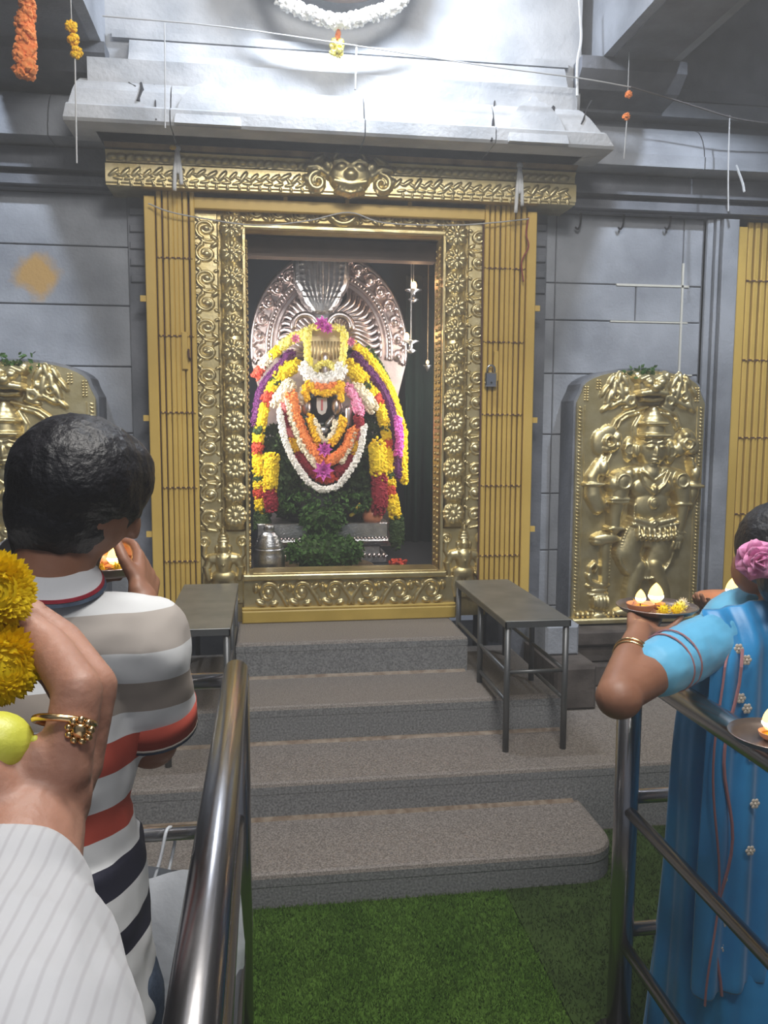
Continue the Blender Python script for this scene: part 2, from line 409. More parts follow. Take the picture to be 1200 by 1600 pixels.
def course_wall(name, x0, x1, rows, cuts, m, y=WY, thick=.35, gap=.006, pale=()):
    """mortar core with each dressed block as a piece of its own"""
    core = struct(MB().box(x0, x1, y+.012, y+thick, rows[0], rows[-1]).build(name, 'mortar'))
    for i, (z0, z1) in enumerate(zip(rows[:-1], rows[1:])):
        c = cuts[i % len(cuts)]; xs = [x0]+[q for q in c if x0+.03 < q < x1-.03]+[x1]
        for a, b in zip(xs[:-1], xs[1:]):
            j = RNG.uniform(0, .004)
            MB().bbox(a+gap/2, b-gap/2, y+j, y+.03, z0+gap/2, z1-gap/2, .004).build('stone_block', m, core)
    return core
rowsL = [0, .32, .64, .97, 1.30, 1.64, 1.99, 2.305, 2.605, 2.87]
wl = course_wall('wall_left', -2.6, -.60, rowsL, [[-1.9, -.70], [-2.2, -1.5, -.70], [-1.75, -.70]], 'stone_smeared')
rowsR = [0, .32, .64, .97, 1.30, 1.64, 1.985, 2.285, 2.49, 2.87]
wr = course_wall('wall_right', 1.45, 2.50, rowsR, [[1.62, 2.38], [1.62, 2.1, 2.38], [1.62, 2.38]], 'stone')
# pale pointing someone ran along the joints of the right wall
t = MB()
t.box(1.98, 2.42, WY-.004, WY+.01, 2.484, 2.496); t.box(1.95, 2.42, WY-.003, WY+.01, 2.281, 2.289)
t.box(2.374, 2.386, WY-.004, WY+.01, 1.98, 2.62); t.box(2.37, 2.46, WY-.004, WY+.01, 1.982, 1.99)
t.build('pointing', 'mortar_pale', wr)
# stone pier between the right wall and the next doorway
pr = struct(MB().box(2.50, 2.68, WY-.02, WY+.30, 0, 2.87).build('trim_pier', 'stone'))
for a, b, d in ((2.50, 2.535, .045), (2.545, 2.565, .06), (2.58, 2.675, .075)):
    MB().bbox(a, b, WY-d, WY, .3, 2.86, .006).build('pier_moulding', 'stone', pr)
# the next doorway: dark passage behind the right-hand gate
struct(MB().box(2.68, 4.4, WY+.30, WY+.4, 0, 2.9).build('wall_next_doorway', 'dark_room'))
struct(MB().box(3.75, 5.5, WY, WY+.3, 0, 4.45).build('wall_right_end', 'stone_dark'))
struct(MB().box(-5, -2.6, WY, WY+.3, 0, 4.45).build('wall_left_end', 'stone_dark'))
# door reveal: narrow stepped stone pilasters beside the gates
for nm, a, b in (('trim_pilaster_left', -.70, -.40), ('trim_pilaster_right', 1.25, 1.56)):
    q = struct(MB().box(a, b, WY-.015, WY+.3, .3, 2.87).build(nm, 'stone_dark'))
    for k in range(5):
        z = 2.80-.085*k; MB().bbox(a+.01, b-.01, WY-.03, WY, z-.035, z, .004).build('notch_band', 'stone_dark', q)
# wall above the doorway, behind the brass lintel
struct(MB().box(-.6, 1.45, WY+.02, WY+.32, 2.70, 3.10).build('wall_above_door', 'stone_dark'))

# frieze + side eaves, left and right
def eave_profile(y, z0, z1, d):
    """curved kapota section in y,z, drooping towards -y"""
    pr = [(y, z0), (y-d, z0), (y-d, z0+.26*(z1-z0))]
    for k in range(7):
        t_ = k/6; pr.append((y-d+.008+(d*.55)*t_**1.6, z0+(.26+.74*math.sin(t_*math.pi/2))*(z1-z0)))
    return pr+[(y, z1)]
for nm, a, b in (('trim_frieze_left', -2.6, -.62), ('trim_frieze_right', 1.47, 5.5)):
    q = struct(MB().box(a, b, WY-.06, WY+.3, 2.87, 3.06).build(nm, 'stone_dark'))  # dark stone colour carries the shade under the eave
    MB().box(a, b, WY-.10, WY-.05, 2.88, 2.925).build('fillet', 'stone_dark', q)
    MB().box(a, b, WY-.13, WY-.05, 2.95, 3.05).build('fillet', 'stone_dark', q)
for nm, cuts in (('trim_eave_left', [-2.6, -1.75, -1.02, -.45]), ('trim_eave_right', [1.30, 2.34, 3.3, 5.5])):
    q = struct(MB().box(cuts[0], cuts[-1], WY-.10, WY+.3, 3.06, 3.30).build(nm, 'stone_dark'))
    for a, b in zip(cuts[:-1], cuts[1:]):
        MB().prismx(eave_profile(WY, 3.06, 3.30, .27), a+.003, b-.003).build('eave_stone', 'stone', q, )
for nm, a, b in (('trim_upper_left', -2.6, -.60), ('trim_upper_right', 1.45, 5.5)):
    q = struct(MB().box(a, b, WY-.05, WY+.3, 3.30, 4.45).build(nm, 'stone'))
    MB().box(a, b, WY-.16, WY, 3.36, 3.44).build('string_course', 'stone', q)
    MB().box(a, b, WY-.10, WY, 3.47, 3.53).build('string_course', 'stone', q)
# centre block above the cornice
q = struct(MB().box(-.78, 1.62, WY-.30, WY+.3, 3.22, 4.45).build('trim_upper_centre', 'stone_light'))
MB().box(-.80, 1.56, WY-.42, WY-.28, 3.22, 3.37).build('string_course', 'stone_light', q)
MB().prismx([(WY-.28, 3.37), (WY-.40, 3.37), (WY-.37, 3.42), (WY-.34, 3.49), (WY-.28, 3.50)], -.62, 1.52).build('string_course', 'stone_light', q)
MB().box(-.70, 1.54, WY-.335, WY-.28, 3.50, 3.535).build('string_course', 'stone_light', q)
# cross beams that run from the shrine to the hall pillars
for nm, a, b, z in (('trim_beam_right', 1.69, 2.10, 3.53), ('trim_beam_left', -1.30, -.735, 3.44)):
    q = struct(MB().box(a, b, .2, WY-.05, z, 4.45).build(nm, 'stone'))
    MB().box(a+.05, b-.05, .2, WY-.05, z-.006, z).build('soffit_shade', 'stone_dark', q)  # dark sheet added on the underside, its colour imitates shade
q = struct(MB().prismx([(WY-.05, 3.30), (WY-.34, 3.33), (WY-.42, 3.39), (WY-.42, 3.44), (WY-.05, 3.44)], -1.34, -.72).build('trim_corbel_left', 'stone_dark'))
q = struct(MB().prismx([(WY-.05, 3.36), (WY-.34, 3.40), (WY-.42, 3.47), (WY-.42, 3.53), (WY-.05, 3.53)], 1.58, 2.14).build('trim_corbel_right', 'stone_dark'))
# ------------------------------------------------------------------ stone cornice over the doorway
cor = thing('stone_cornice', (XC, 4.2, 3.05), 'long pale stone eave with carved gables above the brass lintel', 'cornice')
CX0, CX1 = -.895, 1.725
core = MB().box(CX0+.12, CX1-.12, 4.16, WY, 3.05, 3.27).build('core', 'stone_dark', cor)
yf = 4.03
prof = [(4.30, 3.05), (yf, 3.05), (yf-.012, 3.062), (yf-.012, 3.118), (yf, 3.128), (yf+.025, 3.135), (yf+.035, 3.17), (yf+.05, 3.21), (yf+.08, 3.25), (yf+.13, 3.285), (4.30, 3.295)]
def cor_stone(a, b, hipl=0, hipr=0):
    n = len(prof); v = []; 
    for y, z in prof: v.append((a+hipl*(z-3.05)/.24*.055, y, z))
    for y, z in prof: v.append((b-hipr*(z-3.05)/.24*.17, y, z))
    f = [tuple(range(n-1, -1, -1)), tuple(range(n, 2*n))]+[(i, (i+1) % n, n+(i+1) % n, n+i) for i in range(n)]
    MB().add(v, f).build('eave_stone', 'stone_light', cor)
cuts = [CX0, -.42, .478, 1.115, CX1]
for i, (a, b) in enumerate(zip(cuts[:-1], cuts[1:])): cor_stone(a+.002, b-.004, i == 0, i == 3)
def gable(cx, w, h):
    """flame-shaped kudu motif standing proud of the eave"""
    n, m = 25, 7; v = []; f = []
    ys = lambda z: yf-.030+.09*(z-3.055)/.23
    for dy in (0, .10):
        for k in range(n):
            t_ = -1+2*k/(n-1); top = 3.08+h*max(.0, (1-abs(t_)**2.6))**.8+(.025 if abs(t_) < .12 else 0)
            for j in range(m): z = 3.055+(top-3.055)*j/(m-1); v.append((cx+w*t_, ys(z)+dy, z))
    N = n*m
    for k in range(n-1):
        for j in range(m-1): a_ = k*m+j; f += [(a_, a_+m, a_+m+1, a_+1), (N+a_, N+a_+1, N+a_+m+1, N+a_+m)]
        f.append((k*m+m-1, (k+1)*m+m-1, N+(k+1)*m+m-1, N+k*m+m-1)); f.append(((k+1)*m, k*m, N+k*m, N+(k+1)*m))
    for j in range(m-1): f.append((j, j+1, N+j+1, N+j)); e_ = (n-1)*m+j; f.append((e_+1, e_, N+e_, N+e_+1))
    MB().add(v, f).build('gable_motif', 'stone_light', cor)
gable(1.325, .15, .20); gable(-.25, .15, .185)
def crack(pts, w, parent, m='stone_crack', name='crack'):
    MB().tube(pts, w, 5, rs=[w*random.uniform(.5, 1.3) for _ in pts]).build(name, m, parent)
def cy(z): return yf+np.interp(z, [3.05, 3.128, 3.135, 3.17, 3.21, 3.25, 3.285], [-.012, -.004, .024, .034, .05, .08, .13])
def cp(px, py):
    Y = yf
    for _ in range(4): Y = cy(P(px, py, Y)[2])
    p = P(px, py, Y); p[1] -= .001; return p
crack([cp(x, y) for x, y in ((216, 118), (220, 128), (222, 140), (217, 152), (216, 158))], .010, cor)
crack([cp(x, y) for x, y in ((196, 124), (203, 130), (212, 135))], .003, cor)
crack([cp(x, y) for x, y in ((232, 109), (240, 110), (241, 130), (243, 160), (244, 188))], .006, cor)
crack([cp(x, y) for x, y in ((864, 168), (864, 178), (868, 188), (868, 200))], .010, cor)
crack([cp(x, y) for x, y in ((841, 150), (848, 152), (852, 156))], .005, cor)
crack([cp(x, y) for x, y in ((924, 158), (916, 172), (912, 186), (908, 194))], .005, cor)
crack([cp(x, y) for x, y in ((774, 145), (772, 165), (770, 190), (768, 220))], .006, cor)

# ------------------------------------------------------------------ staircase
st = thing('stone_staircase', (XC, 3.5, 0), 'four worn grey granite steps climbing to the shrine doorway', 'stairs')
def nosed(x0, x1, y0, y1, z0, z1, m, name, r=.016, rc=0.0, rcl=0.0):
    """step block with a rounded nosing; rc rounds the front right corner"""
    out = [(x0, y1)]
    if rcl: out += [(x0+rcl-rcl*math.cos(a), y0+rcl-rcl*math.sin(a)) for a in np.linspace(0, math.pi/2, 7)]
    else: out += [(x0, y0)]
    if rc: out += [(x1-rc+rc*math.sin(a), y0+rc-rc*math.cos(a)) for a in np.linspace(0, math.pi/2, 8)]
    else: out += [(x1, y0)]
    out += [(x1, y1)]
    lay = [(z0, .0015), (z1-.05, .0015), (z1-.045, 0), (z1-r, 0), (z1-r*.3, r*.3), (z1, r)]
    v = []; n = len(out); cx = (x0+x1)/2
    for z, ins in lay:
        for (x, y) in out:
            xx = x-ins if x > cx else x+ins
            v.append((xx, y+(ins if y < y1 else 0), z))
    f = [tuple(range(n-1, -1, -1)), tuple((len(lay)-1)*n+k for k in range(n))]
    for i in range(len(lay)-1):
        for k in range(n): k2 = (k+1) % n; f.append((i*n+k, i*n+k2, (i+1)*n+k2, (i+1)*n+k))
    me = MB().add(v, f).mesh(name); me.materials.append(MATS[m]); me.materials.append(MATS['granite_riser'])
    for p in me.polygons:
        if abs(p.normal.z) < .3: p.material_index = 1
    o = put(name, me, st); return o
S = [.129, .276, .443, .621]
nosed(-1.10, 1.285, 2.74, 3.155, -.004, S[0], 'granite', 'step', rc=.14)
nosed(-1.60, 2.75, 3.15, 4.30, -.004, S[1], 'granite', 'step')
nosed(-1.0, 1.36, 3.565, 4.45, S[1], S[2], 'granite', 'step')
nosed(-.16, 1.005, 3.995, 4.56, S[2], S[3], 'granite', 'step')
for x0, x1, y, z in ((-.9, 1.25, 3.148, S[0]), (-.9, 1.34, 3.562, S[1]), (-.14, .99, 3.992, S[2])):
    MB().prismx([(y-.018, z), (y+.02, z), (y+.02, z+.010), (y+.004, z+.010)], x0, x1).build('mortar_bead', 'grout', st)
# side plinths that carry the guardian reliefs and close the space beside the stairs
for nm, a, b in (('plinth_right', 1.50, 2.75), ('plinth_left', -2.2, -.62)):
    q = thing('stone_plinth', ((a+b)/2, 4.3, 0), 'low dark stone plinth under the %s guardian panel' % ('right-hand' if 'right' in nm else 'left-hand'), 'plinth')
    MB().bbox(a, b, 4.14, WY+.012, .276, .40, .012).build('base_course', 'plinth_stone', q)
    MB().bbox(a+.04, b-.02, 4.18, WY+.012, .40, .50, .012).build('dado_course', 'plinth_stone', q)
    MB().bbox(a, b, 4.15, WY+.012, .50, .585, .012).build('cap_course', 'plinth_stone', q)
q = thing('stone_wedge', (1.55, 3.9, .276), 'low dark stone block on the wide step behind the right bench', 'stone')
MB().bbox(1.40, 1.62, 3.80, 4.30, .276, .50, .015).build('lower_stone', 'plinth_stone', q)
MB().bbox(1.42, 1.60, 4.00, 4.32, .50, .66, .012).build('upper_stone', 'stone', q)
# turf carpets
def turf(name, x0, x1, y0, y1, n, m, label):
    o = tag(MB().box(x0, x1, y0, y1, -.004, .008).build(name, m), label, 'carpet')
    c = np.stack([RNG.uniform(x0, x1, n), RNG.uniform(y0, y1, n), np.full(n, .006)], 1)
    th = RNG.uniform(0, 2*math.pi, n); h = RNG.uniform(.010, .019, n); lean = RNG.normal(0, .008, (n, 2)); w = .0022
    a = np.stack([np.cos(th)*w, np.sin(th)*w, np.zeros(n)], 1)
    V = np.stack([c-a, c+a, c+np.stack([lean[:, 0], lean[:, 1], h], 1)], 1).reshape(-1, 3)
    mb = MB(); mb.v = [tuple(p) for p in V.tolist()]; mb.f = [(3*i, 3*i+1, 3*i+2) for i in range(n)]
    b = mb.build('pile', m, o); b['kind'] = 'stuff'
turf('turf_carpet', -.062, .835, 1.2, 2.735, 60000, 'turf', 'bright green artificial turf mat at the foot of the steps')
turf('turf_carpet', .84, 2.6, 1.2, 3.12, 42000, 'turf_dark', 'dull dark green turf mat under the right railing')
# ------------------------------------------------------------------ brass door frame
frame = thing('door_frame', (XC, 4.5, .62), 'embossed brass door surround with rosette and scroll bands', 'door frame')
FY = 4.46; COLB = {}; SCRB = {}
for sgn, nm in ((-1, 'l'), (1, 'r')):
    xi = DX0 if sgn < 0 else DX1
    xo = xi+sgn*.27
    a, b = min(xi, xo), max(xi, xo)
    MB().box(a, b, FY, 4.66, .62, 2.83).build('jamb', 'brass_dark', frame)
    # rounded inner column and flat outer band
    xc1 = xi+sgn*.068; pts = []
    for k in range(13):
        th = math.pi*k/12; pts.append((xc1+.058*math.cos(th), FY-.042*math.sin(th)))
    COLB[sgn] = MB().prismz(pts[::-1], 1.13, 2.76).build('column_band', 'brass', frame, True)
    SCRB[sgn] = MB().bbox(xi+sgn*.20-.062, xi+sgn*.20+.062, FY-.016, FY, 1.13, 2.80, .006).build('scroll_band', 'brass', frame)
    MB().box(min(xi, xi+sgn*.012), max(xi, xi+sgn*.012), FY-.03, FY+.02, .88, 2.70).build('inner_lip', 'brass', frame)
    # beaded inside reveal
    mb = MB()
    for z in np.arange(.92, 2.66, .036):
        mb.ell((xi-sgn*.004, FY+.05, z), (.008, .012, .012), 6, 4)
        mb.ell((xi-sgn*.004, FY+.13, z), (.007, .010, .010), 6, 4)
    mb.build('reveal_beads', 'brass_dark', frame, True)
def rosette_mesh(n=8, R=.056):
    pr = [('e', 0, 0, .016, .016, .016, .9, 0), ('r', 0, 0, .019, .004, .012, .8)]
    for k in range(n):
        a = 2*math.pi*k/n; pr.append(('e', .037*math.cos(a), .037*math.sin(a), .021, .0125, .008, 1.0, a))
        a += math.pi/n; pr.append(('e', .040*math.cos(a), .040*math.sin(a), .015, .006, .004, .9, a))
    pr.append(('e', 0, 0, R, R, .0, .16, 0))
    me = relief(pr, .0028); me.name = 'rosette'; me.materials.append(MATS['brass']); return me
def spiral(cx, cz, r0, r1, a0, turns, w0, w1, n=18):
    return [(cx+(r0+(r1-r0)*t)*math.cos(a0+turns*2*math.pi*t), cz+(r0+(r1-r0)*t)*math.sin(a0+turns*2*math.pi*t), w0+(w1-w0)*t) for t in np.linspace(0, 1, n)]
def scroll_mesh():
    pr = [('p', spiral(0, 0, .050, .012, 1.9, 1.35, .0095, .008), .006, 1.1), ('e', .004, -.002, .019, .017, .008, .9, .4),
          ('e', .040, .047, .024, .012, .006, .9, .8), ('e', -.038, -.050, .020, .011, .006, .9, .8), ('e', .046, -.040, .014, .009, .004, .9, -.7),
          ('p', [(-.035, .036, .007), (-.01, .068, .008), (.03, .075, .006)], .005, 1.), ('e', -.046, .048, .012, .009, .004, .9, 0)]
    me = relief(pr, .003); me.name = 'scroll'; me.materials.append(MATS['brass']); return me
ros8, ros12, scr = rosette_mesh(8), rosette_mesh(11), scroll_mesh()
zr = np.linspace(1.205, 2.70, 13)
for sgn in (-1, 1):
    xi = DX0 if sgn < 0 else DX1
    for i, z in enumerate(zr):
        o = put('rosette', ros12 if i < 6 else ros8, COLB[sgn]); o.location = (xi+sgn*.068, FY-.038, z)
        o.rotation_euler = (0, random.uniform(-.3, .3), 0); o.scale = (1.02, 1, 1.02)
        o = put('scroll', scr, SCRB[sgn]); o.location = (xi+sgn*.20, FY-.014, z-.01)
        o.scale = (-sgn*(1 if i % 2 else 1.0)*1.08, 1, (1 if i % 2 else -1)*.95)
# head band with running scrolls
MB().box(DX0-.27, DX1+.27, FY+.005, 4.66, 2.70, 2.835).build('head', 'brass_dark', frame)
MB().bbox(DX0-.02, DX1+.02, FY-.025, FY+.01, 2.70, 2.725, .006).build('head_lip', 'brass', frame)
hb = MB().bbox(DX0-.20, DX1+.20, FY-.012, FY+.01, 2.735, 2.825, .006).build('head_band', 'brass_dark', frame)
for x in np.arange(DX0-.05, DX1+.1, .115):
    o = put('scroll', scr, hb); o.location = (x, FY-.012, 2.778); o.rotation_euler = (0, math.pi/2, 0); o.scale = (.62, .8, .9)
pr = [('p', [(.075*math.cos(a), .075*math.sin(a), .014) for a in np.linspace(math.pi, 2*math.pi, 13)], .012, 1.), ('e', 0, -.015, .035, .03, .006, .8, 0)]
relief_obj('crescent', pr, .004, 'brass', frame, (.41, FY-.015, 2.815))
# dark wooden inner head under the brass, and inner posts
MB().box(DX0, DX1, 4.63, 4.72, 2.60, 2.72).build('inner_head', 'wood_dark', frame)
# little door guardians at the jamb feet
def small_guardian():
    pr = [('p', [(0, .315, .007), (0, .29, .012)], .012, .9), ('e', 0, .272, .022, .010, .014, .9, 0), ('e', 0, .256, .026, .010, .016, .9, 0), ('e', 0, .240, .029, .010, .018, .9, 0), ('e', 0, .205, .027, .033, .018, .8, 0), ('e', 0, .203, .005, .012, .036, .8, 0), ('e', -.011, .212, .007, .004, .036, .9, 0), ('e', .011, .212, .007, .004, .036, .9, 0), ('e', 0, .188, .010, .003, .036, .9, 0), ('e', -.033, .20, .010, .020, .010, .8, 0), ('e', .033, .20, .010, .020, .010, .8, 0), ('p', [(-.03, .165, .004), (0, .135, .006), (.03, .165, .004)], .040, .9), ('e', 0, .115, .008, .008, .044, .9, 0), ('p', [(-.06, .145, .026), (0, .15, .036), (.06, .145, .026)], .012, .8),
          ('c', 0, .14, .048, 0, .085, .034, .012, .8), ('e', 0, .045, .062, .04, .012, .8, 0), ('p', [(-.03, .03, .026), (-.045, -.03, .022), (-.04, -.085, .018)], .01, .9),
          ('p', [(.03, .03, .026), (.05, -.03, .022), (.04, -.085, .018)], .01, .9), ('p', [(-.07, .14, .020), (-.085, .09, .018), (-.075, .03, .014)], .01, .9),
          ('p', [(.07, .14, .020), (.088, .09, .018), (.078, .035, .014)], .01, .9), ('p', [(-.075, .125, .014), (-.10, .17, .012), (-.095, .215, .014)], .006, .9),
          ('p', [(.075, .125, .014), (.10, .17, .012), (.095, .215, .014)], .006, .9), ('r', -.095, .240, .022, .008, .010, .9), ('r', .095, .240, .022, .008, .010, .9), ('e', -.095, .240, .010, .010, .012, .9, 0), ('e', .095, .240, .010, .010, .012, .9, 0), ('e', -.085, .10, .022, .006, .022, .9, 0), ('e', .085, .10, .022, .006, .022, .9, 0),
          ('p', [(-.10, .06, .011), (-.105, -.03, .012), (-.10, -.085, .018)], .006, .9), ('e', -.045, -.09, .032, .014, .008, .8, 0), ('e', .045, -.09, .032, .014, .008, .8, 0)]
    for k in range(7): pr.append(('e', -.05+.0167*k, .012, .008, .02, .018, .8, 0))
    return relief(pr, .0035)
sg = small_guardian(); sg.name = 'guardian_figure'; sg.materials.append(MATS['brass'])
for sgn in (-1, 1):
    xi = DX0 if sgn < 0 else DX1
    fp = MB().bbox(xi+sgn*.135-.125, xi+sgn*.135+.125, FY-.012, FY, .72, 1.125, .008).build('foot_panel', 'brass', frame)
    o = put('guardian_figure', sg, fp); o.location = (xi+sgn*.135, FY-.010, .83); o.scale = (1.05*-sgn, 1.1, .98)
# sill: brass threshold with running foliage over a yellow painted base
MB().bbox(DX0-.03, DX1+.03, 4.40, 4.62, .855, .885, .006).build('threshold', 'brass', frame)
MB().bbox(DX0+.02, DX1-.02, 4.42, 4.60, .885, .893, .003).build('threshold_inlay', 'brass_dark', frame)
sill = MB().bbox(-.135, 1.035, 4.43, 4.62, .69, .855, .006).build('sill', 'brass', frame)
MB().bbox(-.14, 1.035, 4.395, 4.62, .622, .690, .006).build('sill_base', 'sill_yellow', frame)
MB().bbox(-.14, 1.035, 4.405, 4.62, .690, .704, .004).build('sill_fillet', 'sill_yellow', frame)
def foliage(s):
    return [('p', spiral(0, .01, .055, .012, .3, 1.2, .011, .008), .006, 1.), ('e', .0, .01, .022, .022, .008, .9, 0),
            ('p', [(.055, .02, .010), (.085, -.02, .012), (.10, -.055, .009)], .006, 1.), ('e', .075, .04, .026, .014, .006, .9, .5), ('e', -.04, -.045, .028, .012, .006, .9, -.4),
            ('e', .03, -.05, .022, .011, .005, .9, .3), ('e', -.065, .03, .014, .022, .005, .9, 0)]
fm = relief(foliage(1), .0035); fm.name = 'foliage_scroll'; fm.materials.append(MATS['brass'])
for i, x in enumerate(np.linspace(.0, .90, 6)):
    o = put('foliage_scroll', fm, sill); o.location = (x, 4.428, .775); o.scale = (1.0 if i < 3 else -1.0, 1.1, 1.08)

# ------------------------------------------------------------------ brass lintel slab with lion mask
lin = thing('brass_lintel', (XC, 4.3, 2.85), 'wide embossed brass lintel with a lion mask at its centre', 'lintel')
LX0, LX1 = -.765, 1.635
LY = 4.32
MB().prismx([(WY, 2.855), (LY, 2.855), (LY, 2.862), (LY-.012, 2.868), (LY-.012, 2.955), (LY, 2.962), (LY+.012, 2.97), (LY+.012, 3.0), (LY-.006, 3.02), (LY+.02, 3.03), (WY, 3.03)], LX0, LX1).build('slab', 'brass', lin)
MB().prismx([(LY+.03, 3.03), (LY-.01, 3.03), (LY-.03, 3.05), (LY+.0, 3.075), (WY, 3.08), (WY, 3.03)], LX0, LX1).build('top_moulding', 'brass_tarnish', lin)
# chased leaves running along the lower face, each a raised stroke
lf = relief([('e', 0, 0, .030, .0085, .003, .8, .62), ('e', .026, -.012, .018, .006, .002, .8, -.5)], .003); lf.name = 'chased_leaf'; lf.materials.append(MATS['brass'])
for i, x in enumerate(np.arange(LX0+.04, LX1-.03, .052)):
    if abs(x-.43) < .20: continue
    o = put('chased_leaf', lf, lin); o.location = (x, LY-.012, 2.918+random.uniform(-.008, .008)); o.rotation_euler = (0, random.uniform(-.3, .3), 0); o.scale = (1, 1, random.choice((1, 1.3)))
    o = put('chased_leaf', lf, lin); o.location = (x+.02, LY-.012, 2.885); o.rotation_euler = (0, random.uniform(.4, .9), 0); o.scale = (.7, .8, .9)
bl = relief([('e', 0, 0, .022, .012, .002, .8, .3)], .004); bl.name = 'chased_bud'; bl.materials.append(MATS['brass'])
for x in np.arange(LX0+.03, LX1-.03, .042):
    if abs(x-.43) < .20: continue
    o = put('chased_bud', bl, lin); o.location = (x, LY+.004, 2.992); o.rotation_euler = (0, random.uniform(-.4, .4), 0)
def lion(s=1.):
    L = [('e', 0, 0, .10, .085, .02, .45, 0), ('e', -.042, .028, .028, .022, .045, .8, 0), ('e', .042, .028, .028, .022, .045, .8, 0), ('e', 0, -.008, .030, .024, .055, .9, 0),
         ('p', [(-.075, .05, .012), (-.04, .062, .014), (-.01, .045, .010)], .045, .9), ('p', [(.075, .05, .012), (.04, .062, .014), (.01, .045, .010)], .045, .9),
         ('p', [(-.075, -.035, .014), (0, -.048, .018), (.075, -.035, .014)], .04, .9), ('p', [(-.06, -.072, .010), (0, -.085, .012), (.06, -.072, .010)], .03, .9),
         ('e', -.105, .04, .026, .034, .02, .8, .4), ('e', .105, .04, .026, .034, .02, .8, -.4)]
    for k in range(6): L.append(('e', -.05+.02*k, -.062, .007, .014, .04, .8, 0))
    for sg_ in (-1, 1):
        L += [('p', spiral(sg_*.155, -.035, .045, .010, math.pi/2, sg_*-1.3, .016, .010), .012, 1.), ('p', [(sg_*.10, .0, .02), (sg_*.155, .035, .018), (sg_*.20, .03, .012)], .01, .9),
              ('e', sg_*.20, -.03, .03, .018, .008, .9, sg_*.8), ('e', sg_*.15, .075, .035, .014, .006, .8, sg_*-.5), ('e', sg_*.06, .10, .035, .014, .008, .8, sg_*-1.0)]
    return L
lm = relief_obj('lion_mask', lion(), .0045, 'brass', lin, (.432, LY-.012, 2.945))
lm.scale = (1.06, 1.1, 1.06)

# ------------------------------------------------------------------ collapsible gates
def gate(label, x0, x1, z0, z1, y, post_left, nslat, group='folded yellow collapsible gates', handle=False, gapm=1.):
    g = thing('folding_gate', ((x0+x1)/2, y, z0), label, 'gate', group)
    w = x1-x0; pw = .052
    px = (x0, x0+pw) if post_left else (x1-pw, x1)
    MB().bbox(px[0], px[1], y-.012, y+.03, z0, z1-.03, .004).build('post', 'gate_yellow', g)
    a, b = (x0+pw+.006, x1) if post_left else (x0, x1-pw-.006)
    pitch = (b-a)/nslat; sl = MB().bbox(-pitch*.43*gapm, pitch*.43*gapm, -.006, .018, z0, z1, .005).mesh('slat'); sl.materials.append(MATS['gate_yellow'])
    slats = []
    for i in range(nslat):
        o = put('slat', sl, g); slats.append(o); o.location = (a+(i+.5)*pitch, y+random.uniform(-.004, .004), 0)
        o.rotation_euler = (0, random.uniform(-.0022, .0022), 0)
    MB().box(a-.004, b-.002, y+.020, y+.028, z0+.05, z1-.05).build('folded_lattice', 'gate_gap', g)
    rv = MB().lathe((0, 0, 0), [(.0055, 0), (.0055, .007), (.003, .010)], 8).mesh('rivet'); rv.materials.append(MATS['gate_yellow'])
    for z in np.linspace(z0+.27, z1-.33, 5):
        MB().box(a, b-.002, y-.008, y-.004, z-.004, z+.004).build('pivot_bar', 'gate_gap', g)
        for i in range(nslat):
            o = put('rivet', rv, slats[i]); o.location = (a+(i+.5)*pitch, y-.008, z); o.rotation_euler = (math.pi/2, 0, 0)
    for z in np.linspace(z0+.4, z1-.55, 3):
        xx = px[0] if post_left else px[1]; s = -1 if post_left else 1
        MB().box(min(xx, xx+s*.03), max(xx, xx+s*.03), y+.0, y+.02, z, z+.03).build('wall_lug', 'gate_yellow', g)
    return g
GY = 4.40
gl = gate('folded yellow gate leaf beside the man, left of the doorway', -.598, -.352, .70, 2.86, GY, True, 7)
gr_ = gate('folded yellow gate leaf with a padlock, right of the doorway', 1.165, 1.452, .70, 2.86, GY, False, 8, gapm=.92)
gf = gate('yellow gate leaf at the far right edge, beyond the right guardian panel', 2.70, 3.30, .45, 2.86, WY-.02, True, 13, gapm=.86)
# bolt plate and handle on the left leaf, hasp on the right leaf
MB().bbox(-.425, -.395, GY-.020, GY-.005, 1.97, 2.16, .003).build('bolt_plate', 'gate_yellow', gl)
MB().tube([(-.385, GY-.012, 2.02), (-.388, GY-.04, 2.03), (-.39, GY-.04, 2.06), (-.392, GY-.012, 2.07)], .006, 6).build('bolt_handle', 'gate_gap', gl)
MB().bbox(1.225, 1.25, GY-.018, GY-.004, 1.93, 2.09, .003).build('hasp_plate', 'gate_yellow', gr_)
trk = thing('gate_track', (XC, GY, 2.8), 'yellow steel track bar spanning between the two folding gates', 'bar')
MB().bbox(-.352, 1.165, GY-.008, GY+.03, 2.778, 2.835, .004).build('bar', 'gate_yellow', trk)
for x in (.10, .42, .75): MB().box(x, x+.02, GY+.0, GY+.06, 2.835, 2.86).build('hanger', 'gate_yellow', trk)
pk = P(767, 588, GY-.03)
pl = thing('padlock', tuple(pk), 'chrome padlock hanging on the right folding gate', 'padlock')
MB().bbox(pk[0]-.032, pk[0]+.032, pk[1]-.012, pk[1]+.012, pk[2]-.055, pk[2]+.02, .006).build('body', 'chrome', pl)
MB().tube([(pk[0]+.021*math.cos(a), pk[1], pk[2]+.035+.024*math.sin(a)) if 0 <= a <= math.pi else (pk[0]+.021*math.cos(a), pk[1], pk[2]+.015) for a in [-.2]+list(np.linspace(0, math.pi, 9))+[math.pi+.2]], .006, 7).build('shackle', 'chrome', pl, True)
MB().tube([(pk[0], pk[1]-.013, pk[2]-.035), (pk[0], pk[1]-.0125, pk[2]-.035)], .006, 8).build('keyhole', 'black', pl)

